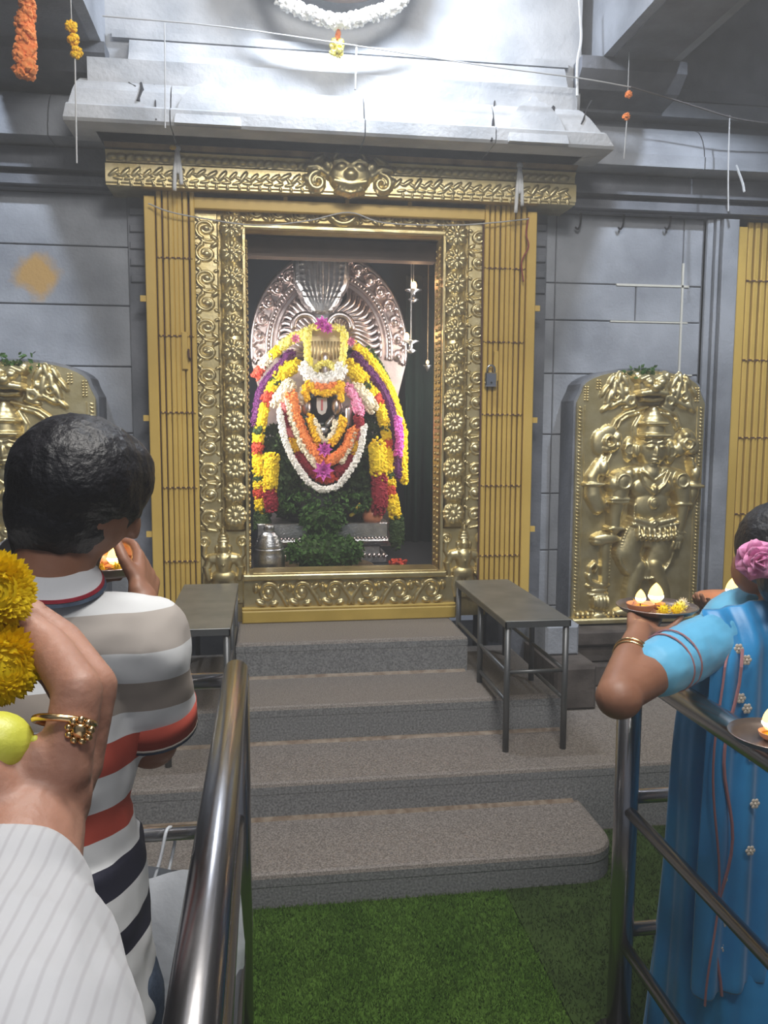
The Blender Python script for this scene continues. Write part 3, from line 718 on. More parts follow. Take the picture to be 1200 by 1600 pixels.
# ------------------------------------------------------------------ guardian relief panels
def guardian_prims():
    k = 1/920.
    def X(x): return (x-505)*k
    def Zz(y): return (1400-y)*k
    def C(x1, y1, r1, x2, y2, r2, base=.02, dep=.85): return ('c', X(x1), Zz(y1), r1*k, X(x2), Zz(y2), r2*k, base, dep)
    def PL(pts, base=.02, dep=.85): return ('p', [(X(a), Zz(b), r*k) for a, b, r in pts], base, dep)
    def E(x, y, rx, rz, base=.02, dep=.8, ang=0.): return ('e', X(x), Zz(y), rx*k, rz*k, base, dep, ang)
    fig = [
        # crown, face, hair
        PL([(555, 318, 22), (555, 350, 40), (555, 375, 58)], .03), PL([(555, 385, 58), (555, 440, 64)], .03, .9), PL([(498, 385, 9), (612, 385, 9)], .09, 1.), PL([(488, 445, 9), (622, 445, 9)], .10, 1.),
        E(553, 512, 74, 86, .050, .55), E(553, 528, 11, 30, .094, 1.), E(553, 545, 18, 11, .092, 1.), E(524, 502, 20, 10, .088, 1.), E(584, 502, 20, 10, .088, 1.), PL([(500, 480, 5), (525, 472, 6), (545, 480, 5)], .092, 1.2), PL([(562, 480, 5), (582, 472, 6), (606, 480, 5)], .092, 1.2),
        E(553, 565, 24, 6, .091, 1.2), E(553, 578, 19, 6, .088, 1.2), E(553, 592, 26, 12, .066, .9), E(470, 520, 18, 36, .035, .7), E(637, 520, 18, 36, .035, .7), E(440, 515, 30, 62, .012, .5), E(662, 530, 30, 62, .012, .5), ('r', X(438), Zz(515), 24*k, 6*k, .025, .9), ('r', X(664), Zz(530), 24*k, 6*k, .025, .9),
        # neck, shoulders, torso
        C(552, 600, 46, 552, 630, 52, .03), PL([(400, 668, 50), (480, 652, 54), (552, 652, 56), (625, 652, 54), (700, 668, 48)], .025, .55), E(555, 705, 118, 82, .035, .40), E(502, 705, 52, 40, .058, .28), E(604, 705, 52, 40, .058, .28), E(556, 800, 98, 92, .040, .32),
        # necklaces, belly jewel
        PL([(475, 630, 6), (500, 690, 7), (558, 735, 9), (612, 690, 7), (640, 630, 6)], .076, 1.), PL([(495, 625, 5), (556, 672, 6), (618, 625, 5)], .070, 1.), E(558, 712, 14, 20, .078, .9), E(558, 785, 20, 20, .078, .6), ('r', X(558), Zz(785), 22*k, 6*k, .080, 1.),
        # front arms
        PL([(392, 672, 54), (378, 770, 46), (368, 850, 36), (366, 915, 32)], .035, .9), PL([(330, 765, 9), (425, 765, 9)], .075, .8), PL([(330, 782, 7), (425, 782, 7)], .075, .8), PL([(328, 915, 10), (408, 915, 10)], .06, .8), E(325, 968, 76, 30, .03, .85), E(290, 985, 40, 20, .035, .8),
        PL([(708, 672, 52), (728, 770, 42), (722, 850, 34), (716, 920, 28)], .035, .9), PL([(680, 795, 8), (765, 795, 8)], .07, .8), E(700, 975, 46, 34, .035, .85), PL([(680, 990, 10), (672, 1015, 9)], .06, .9), PL([(695, 995, 10), (690, 1020, 9)], .06, .9), PL([(710, 995, 10), (708, 1018, 9)], .06, .9), PL([(700, 940, 10), (748, 945, 8)], .05, .9), C(360, 690, 46, 430, 640, 30, .04, .9),
        # shoulder loops
        ('r', X(392), Zz(675), 36*k, 6*k, .085, .8), ('r', X(705), Zz(672), 34*k, 6*k, .085, .8),
        # raised rear arms with emblems
        PL([(285, 800, 44), (255, 745, 46), (245, 660, 36), (275, 605, 30), (300, 560, 22)], .012, .85), PL([(205, 690, 9), (298, 690, 9)], .05, .8), E(300, 610, 30, 42, .03, .9), PL([(310, 580, 10), (330, 540, 9)], .05, .9), E(285, 480, 45, 65, .012, .4), E(330, 425, 44, 34, .012, .5), E(350, 490, 40, 38, .02, .4), E(315, 512, 24, 20, .035, .9), E(345, 470, 16, 16, .035, .9), E(302, 480, 14, 14, .035, .9), E(370, 495, 16, 16, .03, .9), ('r', X(325), Zz(475), 26*k, 7*k, .05, .9), E(372, 455, 24, 30, .02, .8),
        PL([(755, 800, 40), (785, 740, 40), (800, 660, 32), (790, 610, 28), (770, 570, 20)], .012, .85), PL([(755, 705, 9), (836, 705, 9)], .05, .8), E(795, 640, 30, 40, .03, .9), PL([(775, 600, 10), (765, 560, 9)], .05, .9), E(745, 470, 58, 58, .012, .4), E(790, 500, 34, 40, .012, .5), E(710, 515, 34, 36, .02, .5), E(735, 442, 22, 18, .035, .9), E(765, 525, 20, 18, .035, .9), E(720, 485, 15, 15, .035, .9), E(775, 480, 16, 16, .035, .9), ('r', X(742), Zz(488), 24*k, 7*k, .05, .9),
        # girdle, tassels, thighs, legs
        PL([(458, 868, 14), (556, 895, 16), (672, 868, 14)], .075, .8), PL([(450, 892, 10), (556, 918, 12), (690, 892, 10)], .075, .8), ('r', X(558), Zz(888), 16*k, 6*k, .088, .9), E(558, 888, 9, 9, .09, .9),
        PL([(480, 930, 66), (442, 1040, 70), (470, 1110, 60), (540, 1140, 44)], .030, .55), PL([(640, 930, 70), (625, 1040, 70), (585, 1110, 52), (550, 1150, 38)], .026, .55), E(560, 950, 125, 70, .025, .4),
        PL([(500, 1120, 46), (470, 1240, 38), (455, 1330, 30)], .03, .8), PL([(590, 1110, 46), (640, 1230, 38), (665, 1330, 30)], .03, .8), E(440, 1355, 60, 22, .03, .8), E(690, 1355, 60, 22, .03, .8),
    ]
    for i in range(8):
        x = 478+28*i; y = 938+10*math.sin(math.pi*i/7); fig.append(E(x, y, 13, 36, .085, .8)); fig.append(('r', X(x), Zz(y+14), 9*k, 4*k, .10, .9))
    beads = [(462, 800), (460, 850), (440, 900), (415, 950), (398, 1010), (392, 1060), (405, 1105), (440, 1140), (490, 1165), (550, 1178), (605, 1165), (640, 1135), (665, 1095), (680, 1050)]
    bp = smooth_path([(a, b, 0) for a, b in beads], 64)
    for q_ in bp: fig.append(E(q_[0], q_[1], 9, 9, .05, 1.))
    fig.append(PL([(q_[0]+10, q_[1]-6, 8) for q_ in bp], .04, .8))
    mace = [PL([(330, 995, 30), (330, 1190, 24)], .012, .8), E(295, 1215, 66, 15, .015, .9), E(300, 1240, 48, 14, .015, .9), E(300, 1262, 56, 12, .015, .9), E(308, 1302, 52, 40, .012, .9), E(300, 1345, 40, 12, .012, .9), E(305, 1378, 48, 26, .012, .9),
            PL([(240, 1160, 12), (255, 1195, 13), (300, 1212, 12)], .02, .9), PL([(250, 1160, 10), (248, 1120, 10), (270, 1098, 10), (288, 1118, 9), (276, 1142, 8)], .02, .9)]
    mace += [E(352, 1000+17*i, 6, 6, .03, 1.) for i in range(11)]
    mace += [E(270+19*i, 1302, 6, 34, .045, .9) for i in range(5)]
    lionm = [E(540, 195, 76, 56, .03, .7), E(508, 180, 22, 18, .085, .9), E(572, 180, 22, 18, .085, .9), E(540, 205, 26, 20, .09, .9), PL([(470, 165, 12), (505, 150, 14), (530, 165, 10)], .07, .9), PL([(610, 165, 12), (575, 150, 14), (550, 165, 10)], .07, .9),
             PL([(475, 235, 15), (540, 228, 17), (605, 235, 15)], .07, .9), PL([(490, 262, 10), (540, 268, 11), (590, 262, 10)], .05, .9), E(465, 150, 22, 28, .03, .8, .4), E(618, 150, 22, 28, .03, .8, -.4)]
    arch = [PL([(345, 405, 9), (362, 370, 9), (410, 335, 9), (470, 318, 8), (530, 300, 8)], .015, .9), PL([(372, 408, 8), (388, 372, 8), (430, 345, 8), (490, 330, 7)], .015, .9), PL([(580, 300, 8), (640, 318, 9), (690, 345, 9), (712, 400, 9)], .015, .9), PL([(600, 330, 7), (650, 342, 8), (680, 370, 8), (692, 408, 8)], .015, .9),
            PL([(505, 470, 10), (478, 440, 12), (470, 400, 12), (500, 345, 10)], .006, .7)]
    rng = random.Random(3)
    leaf = []
    for s_ in (-1, 1):
        for (dx, y, rx, rz, an) in ((110, 260, 55, 18, .5), (150, 225, 18, 55, .2), (190, 215, 16, 50, -.1), (215, 255, 14, 45, -.3), (130, 175, 16, 42, .5), (100, 300, 40, 14, .2), (175, 285, 50, 14, .5), (225, 300, 40, 12, .7), (165, 160, 14, 36, -.2), (205, 170, 13, 34, -.5), (125, 225, 20, 20, 0), (85, 285, 18, 18, 0), (240, 220, 12, 36, -.6)):
            leaf.append(E(540+s_*dx, y, rx, rz, .012, .85, s_*-an))
        leaf.append(('r', X(540+s_*105), Zz(268), 22*k, 9*k, .02, .9)); leaf.append(('r', X(540+s_*185), Zz(245), 18*k, 7*k, .02, .9))
    return fig, mace, lionm, arch+leaf, (X, Zz, k)
FIG = guardian_prims()
def panel(cx, label, mirror, sprig_label):
    fig, mace, lionm, arch, (X, Zz, k) = FIG
    y = 4.33; z0 = .60
    p = thing('guardian_panel', (cx, y, z0), label, 'relief panel', 'brass guardian panels flanking the stairs')
    sx = -1 if mirror else 1
    w = .372
    outl = [(-w, .0), (w, .0), (w, 1.215), (w*.93, 1.27)] + [(w*.93*math.cos(a), 1.27+.125*math.sin(a)**.9) for a in np.linspace(.25, math.pi-.25, 15)] + [(-w*.93, 1.27), (-w, 1.215)]
    MB().prism([(cx+x*1.035, z0+z*1.01) for x, z in outl], y+.02, WY).build('stone_backing', 'stone_dark', p)
    MB().prism([(cx+x, z0+z) for x, z in outl], y, y+.03).build('backing_sheet', 'brass', p)
    def rel(name, pr, res):
        key = 'gp_'+name
        me = bpy.data.meshes.get(key) or relief(pr, res, blur=1)
        if me.name != key: me.name = key; me.materials.append(MATS['brass'])
        o = put(name, me, p); o.location = (cx, y, z0); o.scale = (sx, 1, 1); return o
    rel('figure', fig, .0042); rel('mace', mace, .0042); rel('lion_mask', lionm, .0042); rel('foliage_arch', arch, .0042)
    # rope border strips at both sides and beaded bars along the crest
    for s_ in (-1, 1):
        mb = MB()
        for i in range(58): mb.ell((cx+s_*(w-.018), y-.001, z0+.06+i*.0198), (.013, .006, .006), 6, 4, Matrix.Rotation(.5, 3, 'Y'))
        mb.build('rope_border', 'brass', p, True)
        MB().bbox(cx+s_*(w-.042)-.003, cx+s_*(w-.042)+.003, y-.005, y, z0+.05, z0+1.2, .002).build('border_fillet', 'brass', p)
        for j, (dx, zt, n) in enumerate(((.10, 1.375, 5), (.17, 1.36, 4), (.245, 1.335, 4), (.315, 1.30, 6))):
            for xx in (0, .016):
                mb = MB()
                for i in range(n): mb.ell((cx+s_*(dx+xx), y-.003, z0+zt-.014*i), (.0065, .007, .0065), 6, 4)
                mb.build('crest_beads', 'brass', p, True)
    # lotus base
    MB().bbox(cx-w-.01, cx+w+.01, y-.05, WY, z0-.015, z0+.02, .008).build('base_slab', 'brass', p)
    MB().bbox(cx-w+.03, cx+w-.03, y-.07, WY, z0-.05, z0-.015, .008).build('base_plinth', 'brass_dark', p)
    mb = MB()
    for i in range(24): mb.ell((cx-w+.03+i*.030, y-.012, z0+.035), (.016, .018, .020), 8, 5)
    mb.build('lotus_petals', 'brass', p, True)
    # sprig of green leaves on the crest
    c = np.array([cx, y-.02, z0+1.39]); n = 60
    mb = MB(); cc = c+RNG.normal(size=(n, 3))*np.array([.045, .012, .016])
    scatter(mb, cc, .028, LEAF_V, LEAF_F, (1, 1, 1))
    mb.tube([c+(-.05, 0, -.02), c+(0, 0, .0), c+(.06, 0, -.01)], .003, 5)
    tag(mb.build('leaf_sprig', 'leaf_bright'), sprig_label, 'leaves')
panel(2.055, 'tall brass relief of a four-armed guardian, right of the doorway', False, 'green leaf sprig tucked on top of the right guardian panel')
panel(-1.222, 'brass relief panel at the left edge, behind the dark-haired man', True, 'green leaf sprig on top of the left guardian panel')
# ------------------------------------------------------------------ benches
def bench(label, x0, x1, y0, y1, z, feet):
    b = thing('steel_bench', ((x0+x1)/2, (y0+y1)/2, feet[0]), label, 'bench', 'steel benches beside the stairs')
    MB().bbox(x0, x1, y0, y1, z-.006, z, .002).build('top', 'bench_top', b)
    mb = MB(); mb.box(x0, x1, y0, y0+.006, z-.030, z-.006); mb.box(x0, x1, y1-.006, y1, z-.030, z-.006); mb.box(x0, x0+.006, y0, y1, z-.030, z-.006); mb.box(x1-.006, x1, y0, y1, z-.030, z-.006)
    mb.build('apron', 'bench_leg', b)
    ys = (y0+.018, (y0+y1)/2, y1-.018)
    for i, yy in enumerate(ys):
        for xx in (x0+.016, x1-.016): MB().tube([(xx, yy, feet[i]), (xx, yy, z-.028)], .014, 10).build('leg', 'bench_leg', b, True)
    zb = .50
    for xx in (x0+.016, x1-.016):
        MB().tube([(xx, y0+.018, zb+.13), (xx, y1-.018, zb+.13)], .009, 8).build('side_rail', 'bench_leg', b, True)
        MB().tube([(xx, y0+.018, zb), (xx, (y0+y1)/2, zb)], .009, 8).build('side_rail', 'bench_leg', b, True)
    MB().tube([(x0+.016, y0+.018, zb+.13), (x1-.016, y0+.018, zb+.13)], .009, 8).build('cross_rail', 'bench_leg', b, True)
bench('grey steel bench with thin legs on the right of the stairs', 1.00, 1.292, 3.325, 4.27, .858, (.276, .443, .443))
bench('grey steel bench behind the striped-shirt man, left of the stairs', -.432, -.155, 3.35, 4.33, .858, (.276, .443, .443))

# ------------------------------------------------------------------ queue railings
def railing(label, x, yend, side, zt=1.06):
    r = thing('queue_railing', (x, yend, 0), label, 'railing', 'steel queue railings')
    pipe = lambda nm, pts, rad, m='steel': MB().tube(pts, rad, 16).build(nm, m, r, True)
    bend = [(x, -.35, zt), (x, yend-.03, zt), (x, yend-.008, zt-.006), (x, yend, zt-.03)]
    MB().tube(bend, .031, 18).build('top_rail', 'steel', r, True)
    pipe('end_post', [(x, yend, -.004), (x, yend, zt-.02)], .032)
    pipe('base_flange', [(x, yend, -.004), (x, yend, .012)], .065)
    pipe('mid_rail', [(x, -.35, .665), (x, yend, .665)], .016)
    pipe('low_rail', [(x, -.35, .285), (x, yend, .285)], .016)
    pipe('inner_post', [(x, .35, -.004), (x, .35, zt)], .025)
    xe = x+side*.95
    pipe('end_rail', [(x, yend+.01, zt-.035), (xe, yend+.01, zt-.035)], .021)
    pipe('end_rail', [(x, yend+.01, .62 if side < 0 else .69), (xe, yend+.01, .62 if side < 0 else .69)], .019)
    pipe('end_rail', [(x, yend+.01, .31), (xe, yend+.01, .31)], .019)
    pipe('outer_post', [(xe, yend+.01, -.004), (xe, yend+.01, zt-.02)], .03)
railing('polished steel railing between the man and the aisle', -.083, 2.10, -1)
railing('polished steel railing in front of the woman in blue', .945, 2.00, 1)
# white carrier bag tied to the end bar of the left railing
bx, by = -.22, 2.06
bag = thing('carrier_bag', (bx, by, .15), 'white plastic carrier bag hanging from the left railing', 'bag')
mb = MB()
n = 20; v = []; f = []
rings = [(.56, .110, .020), (.52, .125, .045), (.44, .140, .070), (.36, .150, .080), (.27, .150, .085), (.20, .135, .075), (.165, .09, .05)]
for i, (z, rx, ry) in enumerate(rings):
    for k_ in range(n):
        th = 2*math.pi*k_/n; w_ = 1+.07*math.sin(5*th+i)+.04*math.sin(9*th+2*i); v.append((bx+rx*w_*math.cos(th), by-.03+ry*w_*math.sin(th), z+.012*math.sin(3*th+i)))
for i in range(len(rings)-1):
    for k_ in range(n): f.append((i*n+k_, i*n+(k_+1) % n, (i+1)*n+(k_+1) % n, (i+1)*n+k_))
f.append(tuple(range((len(rings)-1)*n, len(rings)*n)))
mb.add(v, f).build('pouch', 'bag_white', bag, True)
for s_ in (-1, 1):
    mb = MB()
    mb.tube(smooth_path([(bx+s_*.085, by-.03, .50), (bx+s_*.06, by+.0, .58), (bx+s_*.045, by+.03, .642), (bx+s_*.03, by+.075, .60), (bx+s_*.05, by+.03, .50)], 20), .0045, 6); mb.build('handle', 'bag_white', bag, True)

# ------------------------------------------------------------------ inside the sanctum
# green curtain hanging at the right of the image, dark drape behind
v = []; f = []; nx = 60
for i in range(nx+1):
    x = 1.0+.85*i/nx; y = 5.9+.035*math.sin(i*.9)+.015*math.sin(i*2.3)
    v += [(x, y, .84), (x, y, 2.75)]
for i in range(nx): f.append((2*i, 2*i+2, 2*i+3, 2*i+1))
cu = MB().add(v, f).build('green_curtain', 'curtain', None, True); tag(cu, 'dark green curtain hanging in the shadow right of the idol', 'curtain')
cu.modifiers.new('thickness', 'SOLIDIFY').thickness = .006
# silver back arch with serpent hood
IY = 5.30
ac = P(515, 545, IY); ACX, ACZ = float(ac[0]), float(ac[2])
arch = thing('silver_arch', (ACX, IY, .84), 'pinkish silver halo arch with a serpent hood rising behind the idol', 'halo')
RX, RZ = .495, .60
def ap(a, k=1.): return (ACX+RX*k*math.cos(a), ACZ+RZ*k*math.sin(a))
outer = [ap(a) for a in np.linspace(-.18, math.pi+.18, 41)]
pol = outer+[(ACX-.44, ACZ-.30), (ACX-.40, .9), (ACX+.40, .9), (ACX+.44, ACZ-.30)]
MB().prism(pol, IY, IY+.05).build('plate', 'silver', arch)
for kk, rad in ((.985, .016), (.80, .015), (.74, .012), (.655, .016)):
    pts = [(ap(a, kk)[0], IY-.004, ap(a, kk)[1]) for a in np.linspace(-.15, math.pi+.15, 48)]
    MB().tube(pts, rad, 8).build('arch_band', 'silver', arch, True)
mb = MB()
for a in np.linspace(-.12, math.pi+.12, 60): x, z = ap(a, .77); mb.ell((x, IY-.012, z), (.012, .010, .012), 6, 4)
mb.build('bead_row', 'silver', arch, True)
rm = relief([('p', spiral(0, 0, .043, .010, .5, 1.4, .011, .008), .008, 1.), ('e', 0, 0, .02, .02, .01, .9, 0), ('e', .04, .035, .02, .012, .006, .9, .7), ('e', -.045, .03, .018, .012, .006, .9, -.7), ('e', 0, -.05, .02, .012, .006, .9, 0)], .004)
rm.name = 'scroll_roundel'; rm.materials.append(MATS['silver'])
for a in np.linspace(-.08, math.pi+.08, 17):
    x, z = ap(a, .89); o = put('scroll_roundel', rm, arch); o.location = (x, IY-.003, z); o.rotation_euler = (0, -(a-math.pi/2), 0); o.scale = (.95, 1.3, .95)
# wavy serpent bodies that fan out under the hood
for s_ in (-1, 1):
    for i, a in enumerate(np.linspace(-.25, 1.22, 13)):
        aa = a if s_ > 0 else math.pi-a
        pts = []
        for t in np.linspace(0, 1, 12):
            kk = .20+.46*t; w_ = .028*math.sin(t*math.pi*2.0)
            x, z = ap(aa, kk); pts.append((x-w_*math.sin(aa)*s_, IY-.03-.02*math.sin(t*math.pi), z+w_*math.cos(aa)+.03*(1-t)))
        MB().tube(pts, .02, 8, rs=[.010+.010*math.sin(math.pi*min(1, .15+t)) for t in np.linspace(0, .8, 12)]).build('serpent_body', 'silver', arch, True)
# black sheet imitating the shade in the gaps behind the serpents
MB().prism([ap(a, .645) for a in np.linspace(-.3, math.pi+.3, 30)], IY-.004, IY-.001).build('gap_shade', 'black', arch)
hx, hz = P(502, 440, 5.2)[[0, 2]]
hood = [('p', [(0, -.22, .045), (0, -.15, .075), (0, -.06, .125), (0, .03, .165), (0, .07, .165)], .05, .13)]
for i in range(9): hood.append(('p', [(-.012*(4-i)*.8, -.18, .006), ((i-4)*.032, -.02, .009), ((i-4)*.036, .16, .009)], .060+.010*(1-abs(i-4)/4), .9))
for z in np.arange(-.10, .20, .032): hood.append(('p', [(x, z-.06*(x/.16)**2*0, .004) for x in np.linspace(-.11-.03*min(1, (z+.1)*5), .11+.03*min(1, (z+.1)*5), 5)], .066, .9))
hm = relief(hood, .005); hm.name = 'serpent_hood'; hm.materials.append(MATS['silver_grey'])
o = put('serpent_hood', hm, arch); o.location = (hx, 5.22, hz); o.scale = (1.02, 1.1, 1.05)
MB().prism([(hx+.17*math.cos(a)*(1 if math.sin(a) > 0 else max(.25, 1+math.sin(a)*.75)), hz+.05+(.19 if math.sin(a) > 0 else .27)*math.sin(a)) for a in np.linspace(0, 2*math.pi, 36, endpoint=False)], 5.212, 5.26).build('hood_back', 'silver', arch)
for px, s_ in ((477, -1), (531, 1)):
    c = P(px, 506, 5.14); MB().tube([(c[0]+.075*math.cos(a), c[1], c[2]-.02+.075*math.sin(a)) for a in np.linspace(-.2, math.pi+.2, 16)], .022, 10).build('serpent_coil', 'silver', arch, True)
# pedestal
PY = 4.97
ped = thing('silver_pedestal', (.41, 5.2, .84), 'low embossed silver pedestal heaped with tulsi leaves', 'pedestal')
x0, x1 = float(P(402, 850, PY)[0]), float(P(606, 850, PY)[0])
zt, zb = float(P(560, 817, PY)[2]), .84
H_ = zt-zb
MB().bbox(x0, x1, PY, 5.6, zt-.36*H_, zt, .006).build('top_course', 'silver_grey', ped)
mb = MB().prismx([(5.6, zt-.58*H_), (PY+.05, zt-.58*H_), (PY-.005, zt-.50*H_), (PY-.012, zt-.44*H_), (PY-.002, zt-.38*H_), (5.6, zt-.36*H_)], x0, x1); mb.build('rounded_course', 'silver_grey', ped)
MB().bbox(x0+.04, x1-.04, PY+.04, 5.6, zt-.80*H_, zt-.58*H_, .006).build('neck_course', 'silver_grey', ped)
MB().bbox(x0, x1, PY, 5.6, zb, zt-.80*H_, .008).build('foot_course', 'silver_grey', ped)
mb = MB()
for x in np.arange(x0+.015, x1-.01, .022): mb.ell((x, PY-.004, zt-.37*H_), (.010, .010, .008), 6, 4)
mb.build('bead_row', 'silver', ped, True)
mb = MB()
for x in np.arange(x0+.02, x1-.01, .030): mb.ell((x, PY+.002, zt-.80*H_), (.014, .012, .016), 6, 4)
mb.build('petal_row', 'silver', ped, True)
# the idol: black stone bust under the garlands
G = lambda px, py, Y: P(px, py, Y)
idol = thing('stone_idol', (.40, 5.2, zt), 'black stone idol with a white forehead mark and silver ornaments', 'idol')
c = G(503, 650, 5.05)
mb = MB(); mb.ell(G(503, 635, 5.12), (.115, .10, .15), 16, 12); mb.cap(G(503, 690, 5.17), G(503, 800, 5.2), .17, .26, 18); mb.cap(G(455, 668, 5.17), G(550, 668, 5.17), .10, .10, 16)
remesh(mb.build('bust', 'black', idol, True), .012, 4)
# white U mark with a red line
u0 = G(503, 636, 5.00)
mb = MB(); poly = [(-.030, .055), (.030, .055), (.032, .0), (.022, -.035), (0, -.048), (-.022, -.035), (-.032, .0)]
mb.prism([(u0[0]+x, u0[2]+z) for x, z in poly], 5.0, 5.03); mb.build('forehead_mark', 'namam', idol)
MB().box(u0[0]-.006, u0[0]+.006, 4.996, 5.0, u0[2]-.02, u0[2]+.045).build('mark_line', 'fl_rose', idol)
for px, s_ in ((482, 1), (522, -1)):
    MB().chain([(*G(px+s_*2, 652, 5.01), .014), (*G(px+s_*10, 663, 4.99), .018)], 10).build('silver_moustache_ornament', 'silver_grey', idol, True)
    MB().ell(G(px-s_*4, 636, 5.02), (.034, .03, .055), 12, 8).build('silver_ear_ornament', 'silver', idol, True)
MB().ell(G(505, 673, 4.99), (.036, .02, .028), 14, 8).build('silver_chin_cup', 'silver_grey', idol, True)
MB().chain([(*G(545, 640, 5.0), .026), (*G(544, 665, 5.0), .022)], 10).build('silver_hand', 'silver', idol, True)
MB().chain([(*G(543, 668, 5.0), .026), (*G(542, 684, 5.0), .026)], 10).build('arm', 'black', idol, True)
# gold crown panel
cr = G(508, 541, 5.06)
MB().bbox(cr[0]-.11, cr[0]+.11, 5.06, 5.12, cr[2]-.13, cr[2]+.12, .01).build('crown', 'gold_panel', idol)
for i in range(9): MB().tube([(cr[0]-.08+.02*i, 5.06, cr[2]-.10+.03*abs(i-4)/4), (cr[0]-.08+.02*i, 5.06, cr[2]+.03)], .007, 6).build('crown_flute', 'gold_panel', idol, True)
MB().chain([(*G(508, 560, 5.03), .035), (*G(508, 590, 5.03), .045)], 12).build('crown_boss', 'silver', idol, True)
# body of leaves round the idol
bodyl = [(505, 700, .30), (505, 740, .33), (505, 790, .36), (470, 660, .13), (575, 655, .13)]
mb = MB(); cs = []
def surf(px, py, r, n, ry=.6):
    c_ = G(px, py, 5.18); d = RNG.normal(size=(n, 3)); d /= np.linalg.norm(d, axis=1)[:, None]; d[:, 1] = -np.abs(d[:, 1]); return c_+d*np.array([r, r*ry, r*.75])
cs = np.concatenate([surf(505, 705, .31, 1800), surf(505, 765, .335, 2400), surf(438, 690, .13, 900, .95), surf(576, 665, .125, 900, .95), surf(440, 770, .13, 600), surf(575, 770, .13, 700)])
cs = cs[cs[:, 2] > zt-.01]
scatter(mb, cs, .034, LEAF_V, LEAF_F, (1, 1, 1))
tl = thing('tulsi_drape', (.40, 5.1, zt), 'thick drape of dark green tulsi leaves over the idol', 'leaf drape')
core = MB(); core.ell(G(505, 740, 5.2), (.30, .17, .27), 18, 12); core.ell(G(505, 790, 5.2), (.33, .19, .12), 18, 10); core.build('stem_core', 'leaf', tl, True)
o = mb.build('leaves', 'leaf', tl); o['kind'] = 'stuff'
# garlands -----------------------------------------------------------
def garland(label, segs, group='flower garlands on the idol', Y=5.0, fl=.014):
    """segs: list of (material, radius, [(px, py), ...]); each coloured run is a part"""
    c0 = G(*segs[0][2][0], Y); g = thing('flower_garland', tuple(c0), label, 'garland', group)
    for m, r, pts in segs:
        w = [G(p[0], p[1], p[2] if len(p) > 2 else Y) for p in pts]
        w = smooth_path(w, max(8, 5*len(w))) if len(w) > 2 else path_sample(w, 6)
        garland_part('blossom_run', w, r, m, g, flower=fl)
    return g
Yo = 5.02
garland('yellow, red and green banded garland down the left side of the idol', [
    ('fl_yellow', .055, [(460, 568), (436, 588)]), ('leaf', .040, [(434, 592), (428, 597)]), ('fl_yellow', .040, [(428, 598), (420, 610)]), ('fl_red', .042, [(420, 611), (413, 627)]),
    ('fl_yellow', .040, [(412, 630), (406, 668)]), ('leaf', .036, [(405, 670), (404, 676)]), ('fl_yellow', .036, [(404, 678), (403, 690)]), ('fl_red', .036, [(403, 694), (403, 706)]),
    ('fl_yellow', .036, [(403, 710), (404, 744)]), ('leaf', .034, [(404, 746), (404, 750)]), ('fl_yellow', .036, [(404, 752), (405, 762)]), ('fl_red', .038, [(405, 765), (405, 775)]), ('fl_yellow', .042, [(406, 780), (408, 796)]), ('leaf', .060, [(410, 803), (410, 826)])], Y=5.03)
garland('yellow, red and green banded garland down the right side of the idol', [
    ('fl_yellow', .058, [(547, 572), (569, 596)]), ('leaf', .040, [(571, 602), (575, 605)]), ('fl_yellow', .038, [(575, 606), (586, 616)]), ('fl_red', .038, [(588, 618), (594, 628)]), ('fl_yellow', .040, [(595, 632), (601, 664)]), ('leaf', .036, [(602, 666), (603, 670)]),
    ('fl_yellow', .036, [(603, 673), (605, 686)]), ('fl_red', .038, [(605, 690), (606, 698)]), ('fl_yellow', .038, [(606, 701), (608, 736)]), ('leaf', .036, [(608, 739), (609, 744)]), ('fl_yellow', .038, [(609, 748), (610, 758)]), ('fl_red', .036, [(610, 763), (611, 773)]), ('fl_yellow', .044, [(612, 778), (618, 806)]), ('leaf', .05, [(620, 812), (620, 850)])], Y=5.03)
garland('short yellow garland ending in maroon, left of the leaf drape', [('fl_yellow', .050, [(425, 714), (422, 764)]), ('fl_maroon', .045, [(421, 768), (425, 794)])], Y=4.96)
garland('short yellow garland ending in maroon, right of the leaf drape', [('fl_yellow', .060, [(590, 696), (592, 740)]), ('fl_maroon', .055, [(593, 746), (593, 795)])], Y=4.96)
garland('dark purple garland arching down the left shoulder of the idol', [('fl_purple', .032, [(455, 551), (438, 572), (420, 592), (408, 612), (402, 640), (399, 662)])], Y=5.03, fl=.010)
garland('dark purple garland arching down the right shoulder of the idol', [('fl_purple', .034, [(555, 556), (578, 582), (598, 610), (610, 640), (617, 680), (620, 720), (620, 745)])], Y=5.03, fl=.010)
garland('loose yellow and white garland on the left shoulder of the idol', [('fl_lemon', .032, [(480, 520), (455, 530), (438, 543)]), ('fl_yellow', .030, [(436, 545), (424, 556)]), ('fl_cream', .032, [(422, 558), (410, 572)]), ('fl_red', .030, [(408, 574), (400, 588)])], Y=5.05)
garland('yellow garland with a pink run, at the right edge of the idol', [('fl_yellow', .034, [(557, 540), (580, 565), (598, 590), (612, 618), (622, 650)]), ('fl_gold', .032, [(623, 654), (628, 672)]), ('fl_yellow', .032, [(629, 676), (630, 752)])], Y=5.06)
garland('pink blossom strand hanging at the right of the idol', [('fl_lotus', .026, [(622, 655), (624, 690), (622, 712)])], Y=4.98)
garland('yellow garland framing the gold crown panel', [('fl_lemon', .022, [(484, 577), (480, 545), (481, 516)]), ('fl_lemon', .019, [(484, 512), (510, 509), (534, 513)]), ('fl_lemon', .021, [(538, 516), (538, 545), (532, 574)]), ('fl_lemon', .018, [(490, 582), (500, 570), (514, 568), (528, 580)])], Y=4.99)
